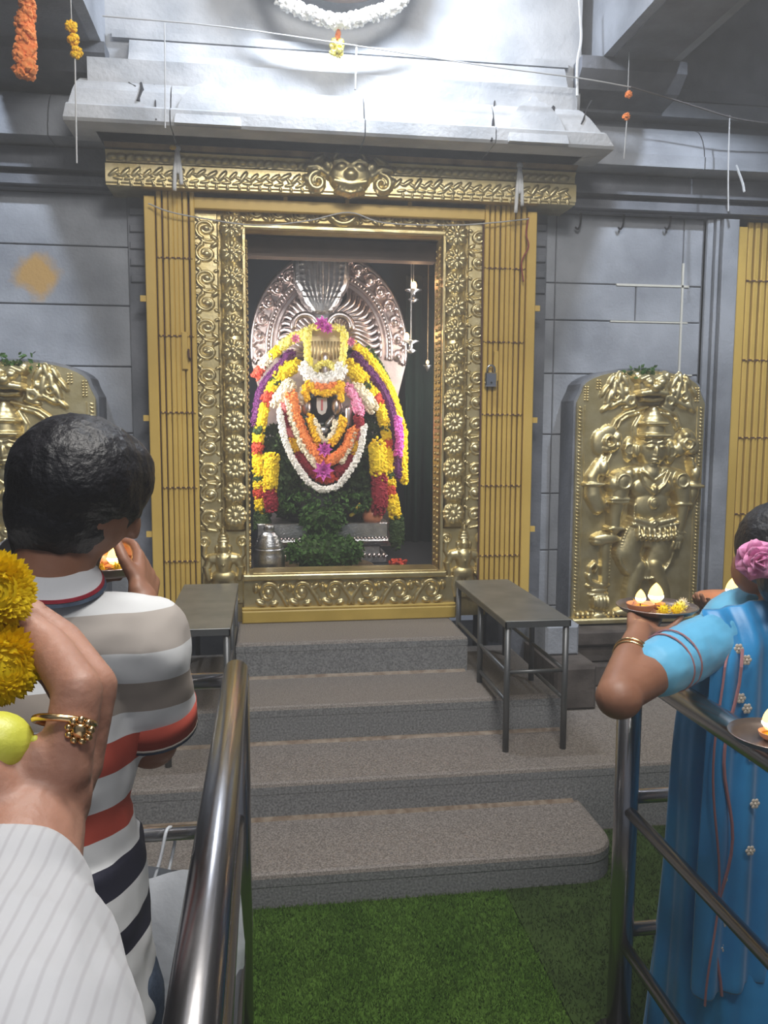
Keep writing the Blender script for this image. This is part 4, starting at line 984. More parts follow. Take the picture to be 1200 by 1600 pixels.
garland('white jasmine collar under the gold crown panel', [('fl_white', .045, [(476, 573), (484, 588), (505, 594), (526, 588), (534, 573)])], Y=4.98)
garland('golden crescent garland below the white collar', [('fl_gold', .026, [(482, 600), (492, 610), (506, 614), (522, 610), (533, 600)]), ('fl_orange', .026, [(492, 603), (506, 606), (521, 603)]), ('fl_gold', .022, [(480, 600), (477, 612), (479, 622)]), ('fl_gold', .022, [(533, 600), (533, 615), (534, 625)])], Y=4.96)
garland('wide orange garland hung in a V on the chest', [('fl_orange', .038, [(455, 616), (462, 650), (476, 685), (495, 712), (505, 722)]), ('fl_orange', .036, [(507, 722), (525, 715), (540, 700), (552, 672)])], Y=4.95)
garland('cream garland strand between orange and maroon', [('fl_cream', .020, [(450, 625), (458, 660), (472, 695), (490, 722), (500, 732)]), ('fl_cream', .014, [(534, 722), (546, 700), (554, 676)])], Y=4.94)
garland('maroon, rose and yellow block garland around the chest', [('fl_rose', .030, [(444, 632), (445, 642)]), ('fl_maroon', .032, [(447, 648), (450, 664)]), ('fl_rose', .032, [(452, 668), (456, 682)]), ('fl_gold', .032, [(459, 688), (464, 702)]), ('fl_maroon', .033, [(468, 708), (480, 728), (494, 742)]), ('fl_red', .034, [(496, 744), (510, 748), (522, 744)]), ('fl_maroon', .033, [(527, 738), (542, 724), (550, 712)]), ('fl_gold', .032, [(553, 706), (557, 694)]), ('fl_rose', .032, [(559, 688), (561, 672)]), ('fl_maroon', .032, [(561, 668), (560, 652)])], Y=4.97)
garland('yellow flower strand close around the neck', [('fl_gold', .026, [(484, 652), (490, 672), (498, 690)]), ('fl_gold', .028, [(536, 654), (530, 675), (518, 692)])], Y=4.95)
garland('thin cream strand close around the neck', [('fl_cream', .018, [(492, 658), (500, 680), (508, 690)]), ('fl_cream', .018, [(526, 658), (520, 678), (510, 690)])], Y=4.95)
garland('long white bead-like garland looping over the leaf drape', [('fl_white', .019, [(437, 640), (442, 675), (452, 705), (468, 735), (488, 758), (508, 765), (530, 757), (550, 730), (564, 700), (569, 665)])], Y=4.93, fl=.012)
garland('pink blossom strand on the right shoulder of the idol', [('fl_pink', .036, [(545, 606), (556, 625), (562, 645)])], Y=4.97)
garland('cream blossom bunch on the left shoulder of the idol', [('fl_cream', .045, [(454, 600), (440, 618), (432, 630)]), ('fl_cream', .03, [(474, 612), (472, 626)])], Y=4.98)
garland('cream blossom bunch on the right shoulder of the idol', [('fl_cream', .045, [(556, 605), (572, 622), (582, 638)])], Y=4.98)
garland('green leaf strand lying along the right shoulder', [('leaf', .040, [(574, 550), (590, 575), (603, 600)])], Y=5.10)
def lotus(px, py, Y, r, m, label):
    c_ = G(px, py, Y); g = thing('lotus_bloom', tuple(c_), label, 'flower', 'pink blooms tucked into the garlands')
    for ring, (n_, el, L) in enumerate(((8, .25, 1.), (7, .7, .85), (5, 1.15, .6))):
        mb = MB()
        for k_ in range(n_):
            a = 2*math.pi*(k_+.5*ring)/n_; d = np.array([math.cos(a)*math.cos(el), -math.sin(el), math.sin(a)*math.cos(el)]); s2 = np.array([-math.sin(a), 0, math.cos(a)])
            p0 = c_+d*r*.1; p1 = c_+d*r*.6*L; p2 = c_+d*r*1.15*L+np.array([0, -.004, 0])
            mb.add([p0, p1+s2*r*.24, p1-s2*r*.24, p2, p1+np.array([0, .004, 0])], [(0, 1, 4), (0, 4, 2), (1, 3, 4), (2, 4, 3)])
        mb.build('petal_ring', m, g)
lotus(507, 702, 4.89, .045, 'fl_lotus', 'magenta bloom at the point of the orange garland')
lotus(505, 735, 4.89, .060, 'fl_lotus', 'star-shaped magenta bloom low on the chest garlands')
lotus(503, 506, 4.98, .045, 'fl_lotus', 'lilac bloom above the gold crown panel')
lotus(512, 513, 4.96, .034, 'fl_lotus', 'small lilac bloom just right of the crown top bloom')
lotus(462, 529, 5.0, .030, 'fl_pink', 'small pale pink bloom on the left shoulder garland')
lotus(548, 534, 5.0, .030, 'fl_pink', 'small pale pink bloom right of the crown')
# leaf heap spilling over the pedestal onto a brass tray
hp = thing('leaf_heap', (.42, 4.85, .86), 'heap of fresh green tulsi leaves spilling down to the tray', 'leaves')
mb = MB(); c1 = G(508, 862, 4.80)
d = RNG.normal(size=(2600, 3)); d /= np.linalg.norm(d, axis=1)[:, None]
cs = [c1+d[:1500]*np.array([.235, .12, .10])*RNG.uniform(.8, 1, (1500, 1)), np.array(G(505, 810, 4.93))+d[1500:2100]*np.array([.13, .07, .10]), np.array(G(510, 785, 4.98))+d[2100:]*np.array([.33, .07, .06])]
cs = np.concatenate(cs); cs = cs[cs[:, 2] > .865]
scatter(mb, cs, .030, LEAF_V, LEAF_F, (1, 1, 1)); o = mb.build('leaves', 'leaf_bright', hp); o['kind'] = 'stuff'
core = MB(); core.ell(c1, (.21, .10, .085), 16, 10); core.ell(G(505, 815, 4.95), (.11, .05, .09), 14, 8); core.build('stem_core', 'leaf', hp, True)
ty = G(508, 886, 4.78)
tr = thing('brass_tray', (ty[0], 4.78, .843), 'wide shallow brass tray under the leaf heap', 'tray')
MB().lathe((ty[0], 4.80, .841), [(.18, 0), (.25, .010), (.285, .026), (.29, .026), (.255, .006), (.18, -.002)], 40).build('dish', 'brass_tarnish', tr, True)
# silver pot
pc = P(421, 890, 4.74); px_, py_ = float(pc[0]), 4.76
pot = thing('silver_pot', (px_, py_, .842), 'ringed silver water pot with a lid at the doorway', 'pot')
MB().lathe((px_, py_, .842), [(.07, 0), (.088, .02), (.092, .06), (.090, .10), (.082, .122), (.086, .13), (.082, .138)], 28).build('body', 'silver_grey', pot, True)
MB().lathe((px_, py_, .98), [(.076, 0), (.086, .010), (.074, .020), (.078, .030), (.066, .040), (.070, .050), (.056, .060), (.060, .070), (.046, .080), (.044, .088), (.028, .098)], 28).build('stacked_lid', 'silver_grey', pot, True)
MB().lathe((px_, py_, 1.078), [(.028, 0), (.034, .012), (.030, .02), (.034, .03), (.022, .040)], 20).build('finial', 'silver_grey', pot, True)
# orange clay pot, bananas, fallen petals
oc = G(583, 802, 5.0); ob = thing('clay_pot', (oc[0], oc[1], zt), 'small orange-red pot on the right end of the pedestal', 'pot')
MB().lathe((oc[0], oc[1]+.03, zt), [(.05, 0), (.064, .025), (.062, .055), (.050, .072), (.052, .08), (.046, .083)], 22).build('body', 'orange_pot', ob, True)
MB().lathe((oc[0], oc[1]+.03, zt+.083), [(.046, 0), (.02, .008)], 18).build('lid', 'clay', ob, True)
for i, (a, b, lb) in enumerate(((( 546, 806), (556, 798), 'small banana lying beside the orange pot, the left one'), ((556, 796), (562, 786), 'upright small banana beside the orange pot'))):
    p0, p1 = G(*a, 4.99), G(*b, 4.99); p0[2] = max(p0[2], zt+.012); mid = (p0+p1)/2+np.array([0, -.015, -.004])
    bn = thing('banana', tuple(p0), lb, 'fruit', 'small bananas on the pedestal')
    MB().tube(smooth_path([p0, mid, p1], 10), .011, 8, rs=[.004, .009, .011, .011, .011, .011, .011, .010, .008, .006, .004][:len(smooth_path([p0, mid, p1], 10))]).build('fruit', 'banana', bn, True)
    MB().tube([p1, p1+np.array([0, 0, .012])], .003, 6).build('stem', 'leaf', bn)
rp = MB(); scatter(rp, np.array(P(623, 868, 4.9))*[1, 1, 0]+np.array([0, 0, .862])+RNG.normal(size=(30, 3))*[.025, .02, .006], .014)
tag(rp.build('fallen_blossoms', 'fl_red'), 'small heap of fallen red blossoms on the sanctum floor', 'flowers')
# hanging oil lamps
def hang_lamp(px, py, Y, label, hang=True):
    c_ = P(px, py, Y); l = thing('hanging_lamp', tuple(c_), label, 'lamp', 'hanging lamps beside the idol')
    if hang: MB().tube([(c_[0], c_[1], c_[2]), (c_[0], c_[1], 3.1)], .004, 6).build('chain', 'silver_grey', l)
    MB().lathe(tuple(c_-np.array([0, 0, .05])), [(.004, -.02), (.035, 0), (.014, .012), (.012, .04), (.052, .056), (.050, .060), (.01, .056)], 18).build('dish', 'silver_grey', l, True)
    fx = np.array([-.03 if py > 480 else 0, -.02, .03]); f0 = c_+fx
    MB().ell(f0, (.017, .017, .026), 10, 8).build('flame', 'flame_small', l, True)
    light('lamp_glow', 'POINT', tuple(f0+np.array([0, -.04, .01])), .7, (1, .6, .3), .02)
hang_lamp(646, 455, 5.05, 'upper hanging lamp burning right of the idol')
hang_lamp(642, 535, 5.02, 'lower hanging lamp burning right of the idol')
c_ = P(668, 566, 5.2); l = thing('wall_lamp', tuple(c_), 'faint small lamp in the shadow near the right door jamb', 'lamp')
MB().ell(c_, (.010, .010, .014), 8, 6).build('flame', 'flame_small', l, True); MB().lathe(tuple(c_-np.array([0, 0, .03])), [(.004, -.03), (.02, 0), (.03, .012), (.01, .010)], 12).build('dish', 'silver_grey', l, True)
MB().tube([c_-np.array([0, 0, .03]), (c_[0], c_[1], 3.1)], .003, 6).build('chain', 'brass_tarnish', l)

# ------------------------------------------------------------------ strings, buntings and garlands overhead
def strand(name, pts, r, m, label, cat='string', n=24):
    o = MB().tube(smooth_path(pts, n), r, 6).build(name, m); return tag(o, label, cat)
WYc = WY-.42
strand('overhead_wire', [P(160, 25, 4.0), P(350, 42, 4.0), P(560, 72, 4.0), P(760, 103, 4.0), P(905, 122, 4.02), P(985, 136, 4.05)], .0035, 'string', 'thin wire strung across above the stone eave', 'wire')
strand('overhead_wire', [P(985, 136, 4.05), P(1060, 158, 4.1), P(1130, 180, 4.12), P(1165, 188, 4.13), P(1230, 196, 4.15)], .005, 'string_dark', 'dark sagging cable at the upper right, above the far gate', 'wire')
for px, lb in ((905, 'small iron hook on the right wall, nearest the brass lintel'), (972, 'small iron hook in the middle of the right wall'), (1045, 'small iron hook on the right wall, nearest the far gate')):
    tag(MB().tube(smooth_path([P(px+3, 332, WY), P(px+3, 336, WY-.03), P(px+2, 350, WY-.035), P(px-2, 358, WY-.03), P(px-6, 355, WY-.02)], 14), .006, 6).build('wall_hook', 'black'), lb, 'hook', 'iron hooks on the right wall')
# round picture with a white garland (only the lower edge comes into the frame)
pcx, pcz = float(P(530, 0, 4.06)[0]), float(P(530, -4, 4.06)[2])+.42
pf = thing('hung_portrait', (pcx, 4.1, pcz), 'round framed picture behind the white garland, mostly above the view', 'picture')
MB().prism([(pcx+.44*math.cos(a), pcz+.42*math.sin(a)) for a in np.linspace(0, 2*math.pi, 40, endpoint=False)], 4.06, 4.085).build('picture', 'silver_grey', pf)
MB().tube([(pcx+.44*math.cos(a), 4.065, pcz+.42*math.sin(a)) for a in np.linspace(0, 2*math.pi, 49)], .022, 8).build('frame', 'wood_dark', pf, True)
MB().tube([(pcx, 4.08, pcz+.42), (pcx, WY-.295, pcz+.30)], .004, 6).build('hanging_wire', 'string_dark', pf)
wg = thing('white_garland', tuple(P(530, 30, 4.06)), 'thick white garland loop hanging above the eave, top centre', 'garland')
garland_part('blossom_run', smooth_path([P(400, -90, 4.03), P(437, -5, 4.02), P(482, 20, 4.01), P(530, 34, 4.01), P(578, 23, 4.01), P(628, -2, 4.02), P(660, -80, 4.03)], 40), .036, 'fl_white', wg, flower=.015)
garland_part('tassel_neck', [P(529, 40, 4.04), P(528, 62, 4.04)], .010, 'fl_orange', wg, flower=.009)
garland_part('tassel_bloom', [P(527, 66, 4.04), P(526, 80, 4.04)], .034, 'fl_lemon', wg, flower=.015)
def marigold_string(px0, py0, px1, py1, Y, r, m, label, tail=None, wide=None, top=None):
    c0 = P(px0, py0, Y); g = thing('marigold_string', tuple(c0), label, 'garland', 'marigold strings hanging from the wire')
    n_ = max(2, int(abs(py1-py0)/13))
    for i in range(n_):
        t = i/(n_-1); c_ = P(px0+(px1-px0)*t, py0+(py1-py0)*t, Y)+np.array([random.uniform(-.006, .006), 0, 0])
        rr = r*(1 if wide is None else (1+.45*t)); mb = MB(); d_ = RNG.normal(size=(40, 3)); d_ /= np.linalg.norm(d_, axis=1)[:, None]
        scatter(mb, c_+d_*rr*.8, rr*.42); mb.ell(c_, (rr*.8,)*3, 8, 6); mb.build('marigold', m, g)
    if tail: MB().tube([P(px1, py1, Y), P(*tail, Y)], .003, 6).build('thread', 'string', g)
    tp = P(px0, py0, Y); MB().tube([tp, (tp[0], tp[1], 4.45 if top is None else top)], .002, 5).build('hanging_thread', 'string', g)
marigold_string(42, -10, 37, 105, 3.5, .030, 'fl_orange', 'orange marigold string at the top left corner', wide=1)
marigold_string(112, 42, 117, 82, 3.5, .022, 'fl_gold', 'short yellow marigold string hanging at the upper left', tail=(120, 255))
marigold_string(981, 148, 980, 182, 4.05, .018, 'fl_orange', 'two orange marigolds on a thread at the upper right', tail=(975, 248))
strand('hanging_thread', [P(257, 36, 4.0), P(258, 110, 3.98), P(258, 200, 3.98)], .003, 'string', 'pale thread hanging over the left part of the stone eave')
strand('hanging_thread', [P(557, 70, 4.05), P(556, 110, 4.0), P(555, 140, 3.99)], .005, 'string', 'pale thread hanging beside the white garland tassel')
strand('hanging_thread', [P(905, 0, 4.1), P(908, 60, 4.08), P(902, 100, 4.05), P(902, 150, 4.03)], .007, 'thread_cloth', 'pale twisted thread hanging at the corner of the right beam')
strand('hanging_thread', [P(1140, 181, 4.125), P(1138, 260, 4.125), P(1138, 330, 4.125)], .004, 'string', 'grey thread hanging above the far right gate')
strand('hanging_thread', [P(1150, 258, 4.283), P(1160, 285, 4.283), P(1163, 300, 4.283)], .007, 'thread_cloth', 'short pale thread end above the far right gate')
# tied cloth strips on the lintel ends
def knot(px, py, L, label, m='thread_cloth', yellow=False):
    c_ = P(px, py, 4.27); k_ = thing('tied_cloth', tuple(c_), label, 'cloth')
    mb = MB(); mb.ell(c_, (.018, .014, .016), 10, 6); mb.build('knot', m, k_, True)
    for dx, l in ((-.012, L), (.012, L*.85), (.002, L*.6)):
        mb = MB(); p_ = [c_+np.array([0, 0, 0]), c_+np.array([dx, -.006, -l*.5]), c_+np.array([dx*1.4, -.004, -l])]; mb.tube(smooth_path(p_, 10), .010, 6); mb.build('strip', m, k_, True)
    if yellow: MB().ell(c_+np.array([-.02, -.012, 0]), (.018, .01, .012), 8, 6).build('flower', 'fl_gold', k_, True)
knot(812, 258, .24, 'white cloth strip tied on the right end of the lintel')
knot(277, 232, .20, 'white cloth strip with a yellow flower tied on the left of the lintel', yellow=True)
strand('sagging_string', [P(232, 318, 4.36), P(262, 330, 4.35), P(310, 340, 4.36), P(400, 352, 4.37), P(480, 345, 4.38), P(545, 332, 4.38), P(600, 348, 4.37), P(700, 352, 4.36), P(770, 348, 4.36), P(826, 342, 4.36)], .0035, 'string', 'sagging thread stretched across the top of the doorway', n=60)
strand('red_thread', [P(826, 340, 4.365), P(822, 365, 4.365), P(826, 385, 4.365), P(815, 410, 4.365), P(818, 440, 4.365)], .004, 'red_thread', 'red thread knotted on the right gate post', n=20)
# ceiling tube fittings (above the view), the rear one added as fill
for (x, y, z), w_, zc, lb in (((XC+.03, 3.66, 4.08), .6, 4.45, 'bright tube light fixed above the stone eave'), ((-1.53, 2.58, 4.24), .12, 4.45, 'spot lamp beside the left cross beam'), ((2.29, 2.58, 4.24), .12, 4.45, 'spot lamp beside the right cross beam'), ((.5, 1.2, 4.29), 1.3, 4.45, 'wide ceiling light over the hall'), ((.4, -.7, 4.29), 1.5, 4.45, 'added ceiling fill light behind the viewer')):
    t_ = thing('tube_light', (x, y, z), lb, 'light', 'ceiling tube lights'); MB().box(x-w_/2, x+w_/2, y-.025, y+.025, z, zc-.012).build('housing', 'white', t_); MB().box(x-w_/2-.01, x+w_/2+.01, y-.03, y+.03, zc-.012, zc).build('mounting', 'steel_dull', t_)
for x, s_, lb in ((-.39, 1, 'added fill tube hidden behind the left door jamb'), (1.25, -1, 'added fill tube hidden behind the right door jamb')):
    t_ = thing('tube_light', (x, 4.80, 1.3), lb, 'light', 'added sanctum fill tubes'); MB().box(x-.012, x+.012, 4.76, 4.84, 1.30, 2.40).build('housing', 'white', t_); MB().box(x-.015, x+.015, 4.66, 4.76, 1.8, 1.84).build('bracket', 'steel_dull', t_)  # housings for the added idol lights
# ------------------------------------------------------------------ lamps, plates, flowers that people hold
def flame_on(parent, c, h, glow, w=None):
    w = w or h*.36; prof = [(max(.0008, w*math.sin(math.pi*min(1, t**.72))**.70), h*t) for t in np.linspace(0, 1, 13)]
    MB().lathe(tuple(c), prof, 14).build('flame', 'flame', parent, True)
    MB().lathe((c[0], c[1], c[2]+h*.10), [(max(.0006, w*1.04*math.sin(math.pi*t**.7)**.9), h*.62*t) for t in np.linspace(0, 1, 10)], 12).build('flame_core', 'flame_core', parent, True)
    MB().tube([(c[0], c[1], c[2]-.010), (c[0], c[1], c[2]+.002)], .0016, 6).build('wick', 'black', parent)
    light('flame_light', 'POINT', (c[0], c[1], c[2]+h*.5), glow, (1.0, .52, .18), .012)
def clay_lamp(c, r, label, h=.035, glow=.5, group='burning clay lamps'):
    l = thing('clay_lamp', tuple(c), label, 'lamp', group)
    bw = MB().lathe(tuple(c), [(r*.55, 0), (r*.85, r*.22), (r, r*.55), (r*1.0, r*.62), (r*.90, r*.60), (r*.74, r*.36), (.001, r*.30)], 24).build('bowl', 'clay', l, True)
    MB().lathe((c[0], c[1], c[2]+r*.36), [(.001, 0), (r*.74, .001), (.001, .0015)], 20).build('oil', 'fl_gold', bw, True)
    flame_on(l, (c[0], c[1], c[2]+r*.62), h, glow)
    return l
def plate(c, r, label, m='plate_steel', group='offering plates'):
    p = thing('offering_plate', tuple(c), label, 'plate', group)
    MB().lathe(tuple(c), [(r*.70, 0), (r*.88, .006), (r*.98, .016), (r, .017), (r*.985, .019), (r*.86, .009), (r*.68, .003), (.001, .003)], 40).build('dish', m, p, True)
    return p
def mum(c, r, label, m='fl_yellow', group='yellow chrysanthemums', view=(0, -1, .25), layers=5, per=22, name='chrysanthemum'):
    """pom-pom bloom built petal by petal, in rings"""
    g = thing(name, tuple(c), label, 'flower', group); c = np.array(c, float)
    ax = np.array(view, float); ax /= np.linalg.norm(ax); e1 = np.cross(ax, [.3, .1, 1.]); e1 /= np.linalg.norm(e1); e2 = np.cross(ax, e1)
    for L in range(layers):
        mb = MB(); el = -.55+2.0*L/(layers-1)*.95; n_ = int(per*max(.35, math.cos(el))); ln = r*(1.02-.05*L)
        for k in range(n_):
            a = 2*math.pi*(k+.5*(L % 2))/n_+RNG.uniform(-.08, .08); e_ = el+RNG.uniform(-.12, .12)
            rad = math.cos(a)*e1+math.sin(a)*e2; d = math.cos(e_)*rad+math.sin(e_)*ax; s = np.cross(d, ax); s /= np.linalg.norm(s)+1e-9; nrm = np.cross(s, d)
            w = r*.085; q = [c+d*ln*.12, c+d*ln*.55+s*w+nrm*r*.03, c+d*ln*.55-s*w+nrm*r*.03, c+d*ln*.9+s*w*.85+nrm*r*.08, c+d*ln*.9-s*w*.85+nrm*r*.08, c+d*ln*1.02+nrm*r*.14, c+d*ln*.6-nrm*r*.03]
            mb.add(q, [(0, 1, 6), (0, 6, 2), (1, 3, 6), (6, 4, 2), (3, 5, 6), (6, 5, 4)])
        mb.build('petal_ring', m, g)
    MB().ell(c, (r*.62,)*3, 12, 8).build('heart', m, g, True)
    return g
def hand(mb, wrist, fwd, up, side, size=1., curl=.6, spread=.10, thumb_up=.5, base_r=.0095):
    """palm and five jointed fingers; fwd = towards the fingertips, up = back of the hand, side = towards the thumb"""
    w = np.array(wrist, float); f_ = np.array(fwd, float); f_ /= np.linalg.norm(f_); u_ = np.array(up, float); u_ -= f_*(u_@f_); u_ /= np.linalg.norm(u_)
    s_ = np.cross(f_, u_); s_ = s_ if s_@np.array(side, float) > 0 else -s_
    k = size
    for t in np.linspace(-1, 1, 4): mb.cap(w+s_*t*.018*k, w+f_*.085*k+s_*t*.031*k, .016*k, .0125*k, 10)
    for i, (off, ln, rr) in enumerate(((.034, .075, 1.), (.012, .083, 1.03), (-.011, .077, .98), (-.032, .060, .86))):
        p = w+f_*.088*k+s_*off*k; d = f_+s_*off*spread*14; d /= np.linalg.norm(d)
        ang = 0.
        for j, (fr, ra, rb) in enumerate(((.45, 1.05, 1.), (.31, 1., .92), (.24, .92, .78))):
            ang += curl*(.75 if j == 0 else 1.)
            dd = d*math.cos(ang)-u_*math.sin(ang); q = p+dd*ln*fr*k; mb.cap(p, q, base_r*ra*rr*k, base_r*rb*rr*k, 10); p = q
    p = w+f_*.022*k+s_*.024*k; dd = f_*.55+s_*.85-u_*.25; dd /= np.linalg.norm(dd)
    for j, (ln, ra, rb) in enumerate(((.042, 1.45, 1.15), (.032, 1.15, 1.), (.026, 1., .82))):
        q = p+dd*ln*k; mb.cap(p, q, base_r*ra*k, base_r*rb*k, 10); p = q; dd = dd*.8+f_*.5-u_*.15+u_*thumb_up*.3; dd /= np.linalg.norm(dd)
    return mb

# ------------------------------------------------------------------ the man in the striped polo shirt
M = lambda px, py, Y: np.array(P(px, py, Y))
man = thing('person', (-.32, 1.16, 0), 'man with short black hair in a striped polo shirt, seen from behind', 'person', None)
hc = M(125, 758, 1.17)
nk0, nk1 = M(96, 850, 1.15), M(66, 930, 1.13)
hipz = .90
rs_, ls_ = M(228, 1005, 1.14), M(-88, 1005, 1.12)
mx = (rs_[0]+ls_[0])/2-.035
elb = M(236, 1158, 1.19); wr = M(222, 935, 1.40)
lelb = np.array([mx-.25, 1.22, elb[2]]); lwr = M(118, 940, 1.42)
body = MB()
body.ell(hc+np.array([0, .0, -.004]), (.078, .094, .100), 20, 14); body.ell(hc+np.array([-.012, .062, -.045]), (.050, .050, .054), 16, 10)      # skull, face
body.ell(hc+np.array([-.006, .114, -.040]), (.014, .018, .022), 10, 8)                                                                    # nose
body.ell(hc+np.array([-.008, .102, -.074]), (.026, .014, .008), 10, 6)                                                                    # mouth
for d_ in ((.068, .012, -.054), (-.080, .03, -.055)): body.ell(hc+np.array(d_), (.010, .018, .026), 12, 8)                               # ears
body.cap(nk0, nk1, .052, .052, 18)
body.chain([(*(rs_+np.array([-.02, 0, 0])), .042), (*elb, .040), ], 14); body.chain([(*elb, .040), (*wr, .026)], 14); body.chain([(*ls_, .042), (*lelb, .042), (*lwr, .026)], 14)
body.cap(rs_+np.array([-.03, 0, -.01]), ls_+np.array([.03, 0, -.01]), .045, .045, 14); body.ell((mx, 1.15, 1.20), (.125, .09, .22), 18, 12); body.ell((mx, 1.15, .95), (.115, .085, .14), 18, 12)
for s_ in (-1, 1):
    x = mx+s_*.085; body.chain([(x, 1.15, .86, .070), (x, 1.16, .48, .058), (x, 1.14, .10, .042)], 14); body.cap((x, 1.12, .035), (x+s_*.02, 1.30, .025), .035, .024, 12)
hand(body, wr, M(228, 893, 1.47)-wr, np.array([.9, -.35, .2]), np.array([-.4, -.4, .8]), 1.0, curl=.42)
hand(body, lwr, M(140, 905, 1.48)-lwr, np.array([-.8, -.5, -.1]), np.array([.5, -.4, .8]), 1.0, curl=.45)
bo = remesh(body.build('body', 'skin', man, True), .0055, 3)
hair = MB()
hair.ell(hc+np.array([-.002, -.004, .010]), (.091, .105, .088), 22, 14); hair.ell(hc+np.array([.036, .022, .012]), (.062, .082, .064), 18, 12)
hair.ell(hc+np.array([-.018, -.016, -.032]), (.078, .082, .072), 18, 12); hair.cap(hc+np.array([-.024, -.010, -.050]), hc+np.array([-.034, .002, -.104]), .070, .056, 16)
hair.ell(hc+np.array([.014, .006, -.046]), (.056, .070, .044), 14, 10); hair.ell(hc+np.array([.042, .006, -.018]), (.046, .062, .044), 14, 10)
ho = wrinkle(remesh(hair.build('hair', 'hair', man, True), .006, 3), .006, .02)
# shirt: stripes run round the body at fixed heights
def stripe_mat():
    m = bpy.data.materials.new('polo_stripes'); m.use_nodes = True; nt = m.node_tree; b = nt.nodes['Principled BSDF']; b.inputs['Roughness'].default_value = .85
    geo = nt.nodes.new('ShaderNodeNewGeometry'); sep = nt.nodes.new('ShaderNodeSeparateXYZ'); nt.links.new(geo.outputs['Position'], sep.inputs[0])
    zz = lambda y, Y=1.045, x=150: float(M(x, y, Y)[2])
    z0, z1 = .80, 1.56
    mr = nt.nodes.new('ShaderNodeMapRange'); mr.inputs[1].default_value = z0; mr.inputs[2].default_value = z1; nt.links.new(sep.outputs[2], mr.inputs[0])
    W, GR, BR, RD, NV = (.66, .67, .68), (.40, .36, .33), (.33, .285, .25), (.40, .062, .040), (.018, .019, .038)
    bands = [(0, W), (zz(1518), NV), (zz(1473), W), (zz(1420), NV), (zz(1370), W), (zz(1330), RD), (zz(1285), W), (zz(1227), RD), (zz(1178), W), (zz(1118, 1.09), BR), (zz(1066, 1.09), W), (zz(1014, 1.10), GR), (zz(956, 1.11), W)]
    r = nt.nodes.new('ShaderNodeValToRGB'); r.color_ramp.interpolation = 'CONSTANT'; cr_ = r.color_ramp
    for i, (z, c) in enumerate(bands):
        t = 0 if i == 0 else (z-z0)/(z1-z0)
        e = cr_.elements[i] if i < 2 else cr_.elements.new(t)
        e.position = t; e.color = (*c, 1)
    nt.links.new(mr.outputs[0], r.inputs[0]); nt.links.new(r.outputs[0], b.inputs['Base Color'])
    MATS['polo_stripes'] = m
stripe_mat()
sh = MB()
sh.cap(rs_+np.array([-.02, -.002, .004]), ls_+np.array([.02, 0, .004]), .068, .068, 16); sh.cap(nk1+np.array([0, 0, -.035]), rs_+np.array([-.05, 0, .0]), .062, .062, 16); sh.cap(nk1+np.array([0, 0, -.035]), ls_+np.array([.05, 0, .0]), .062, .062, 16)
sh.ell((mx, 1.14, 1.25), (.152, .114, .20), 22, 14); sh.ell((mx, 1.14, 1.08), (.146, .113, .22), 22, 14); sh.ell((mx+.004, 1.145, .96), (.158, .122, .12), 22, 12)
sh.lathe((mx+.006, 1.145, .0), [(.145, .835), (.160, .845), (.156, .90), (.150, 1.0), (.142, 1.1)], 24)
sh.cap(rs_+np.array([-.006, -.002, -.002]), rs_*.34+elb*.66, .069, .065, 18); sh.cap(ls_, ls_*.38+lelb*.62, .069, .063, 18)
so = wrinkle(remesh(sh.build('shirt', 'polo_stripes', man, True), .007, 5), .014, .07)
def cuff(a, b, t, r_, par):
    d = (b-a)/np.linalg.norm(b-a); c0 = a*(1-t)+b*t; e1 = np.cross(d, [0, 1., 0]); e1 /= np.linalg.norm(e1); e2 = np.cross(d, e1)
    for nm, m_, o0, o1, rr in (('cuff', 'cuff_red', -.012, .020, r_), ('cuff_line', 'cuff_cream', .020, .0235, r_+.0005), ('cuff_edge', 'denim', .0235, .028, r_)):
        v = []; n_ = 32
        for (o_, k_) in ((o0, rr-.008), (o0, rr), (o1, rr+.001), (o1, rr-.012)):
            for k in range(n_): an = 2*math.pi*k/n_; v.append(c0+d*o_+k_*(math.cos(an)*e1+math.sin(an)*e2))
        MB().add(v, [(q_*n_+k, q_*n_+(k+1) % n_, (q_+1)*n_+(k+1) % n_, (q_+1)*n_+k) for q_ in range(3) for k in range(n_)]).build(nm, m_, par, True)
mat('cuff_red', (.40, .062, .040), .85); mat('cuff_cream', (.55, .50, .44), .85)
cuff(rs_, elb, .66, .066, so); cuff(ls_, lelb, .62, .064, so)
# folded collar with two contrast lines
cc = nk1+np.array([.002, .0, .038])
def collar_ring(r0, r1, z0, z1, m, nm, th=.006, par=None):
    n_ = 72; v = []; f = []
    for (r_, z_) in ((r0, z0), (r1, z1), (r1+th, z1-.001), (r0+th, z0)):
        for k in range(n_):
            a = 2*math.pi*k/n_; v.append((cc[0]+r_*math.cos(a)*1.03, cc[1]+.006+r_*math.sin(a)*.98, cc[2]+z_+.020*math.sin(a)-.012*math.cos(a)))
    for i in range(4):
        for k in range(n_): f.append((i*n_+k, i*n_+(k+1) % n_, ((i+1) % 4)*n_+(k+1) % n_, ((i+1) % 4)*n_+k))
    return MB().add(v, f).build(nm, m, par or man)
COLLAR = collar_ring(.053, .070, .016, -.012, 'cloth_white', 'collar', .003); collar_ring(.0712, .0727, -.010, -.0135, 'fl_maroon', 'collar_line', .0015, COLLAR); collar_ring(.0735, .0750, -.0155, -.0185, 'denim', 'collar_line', .0015, COLLAR)
jn = MB(); jn.ell((mx+.004, 1.145, .88), (.150, .112, .10), 20, 12)
for s_ in (-1, 1):
    x = mx+s_*.082; jn.chain([(x, 1.15, .86, .092), (x, 1.16, .48, .070), (x, 1.14, .09, .060)], 16)
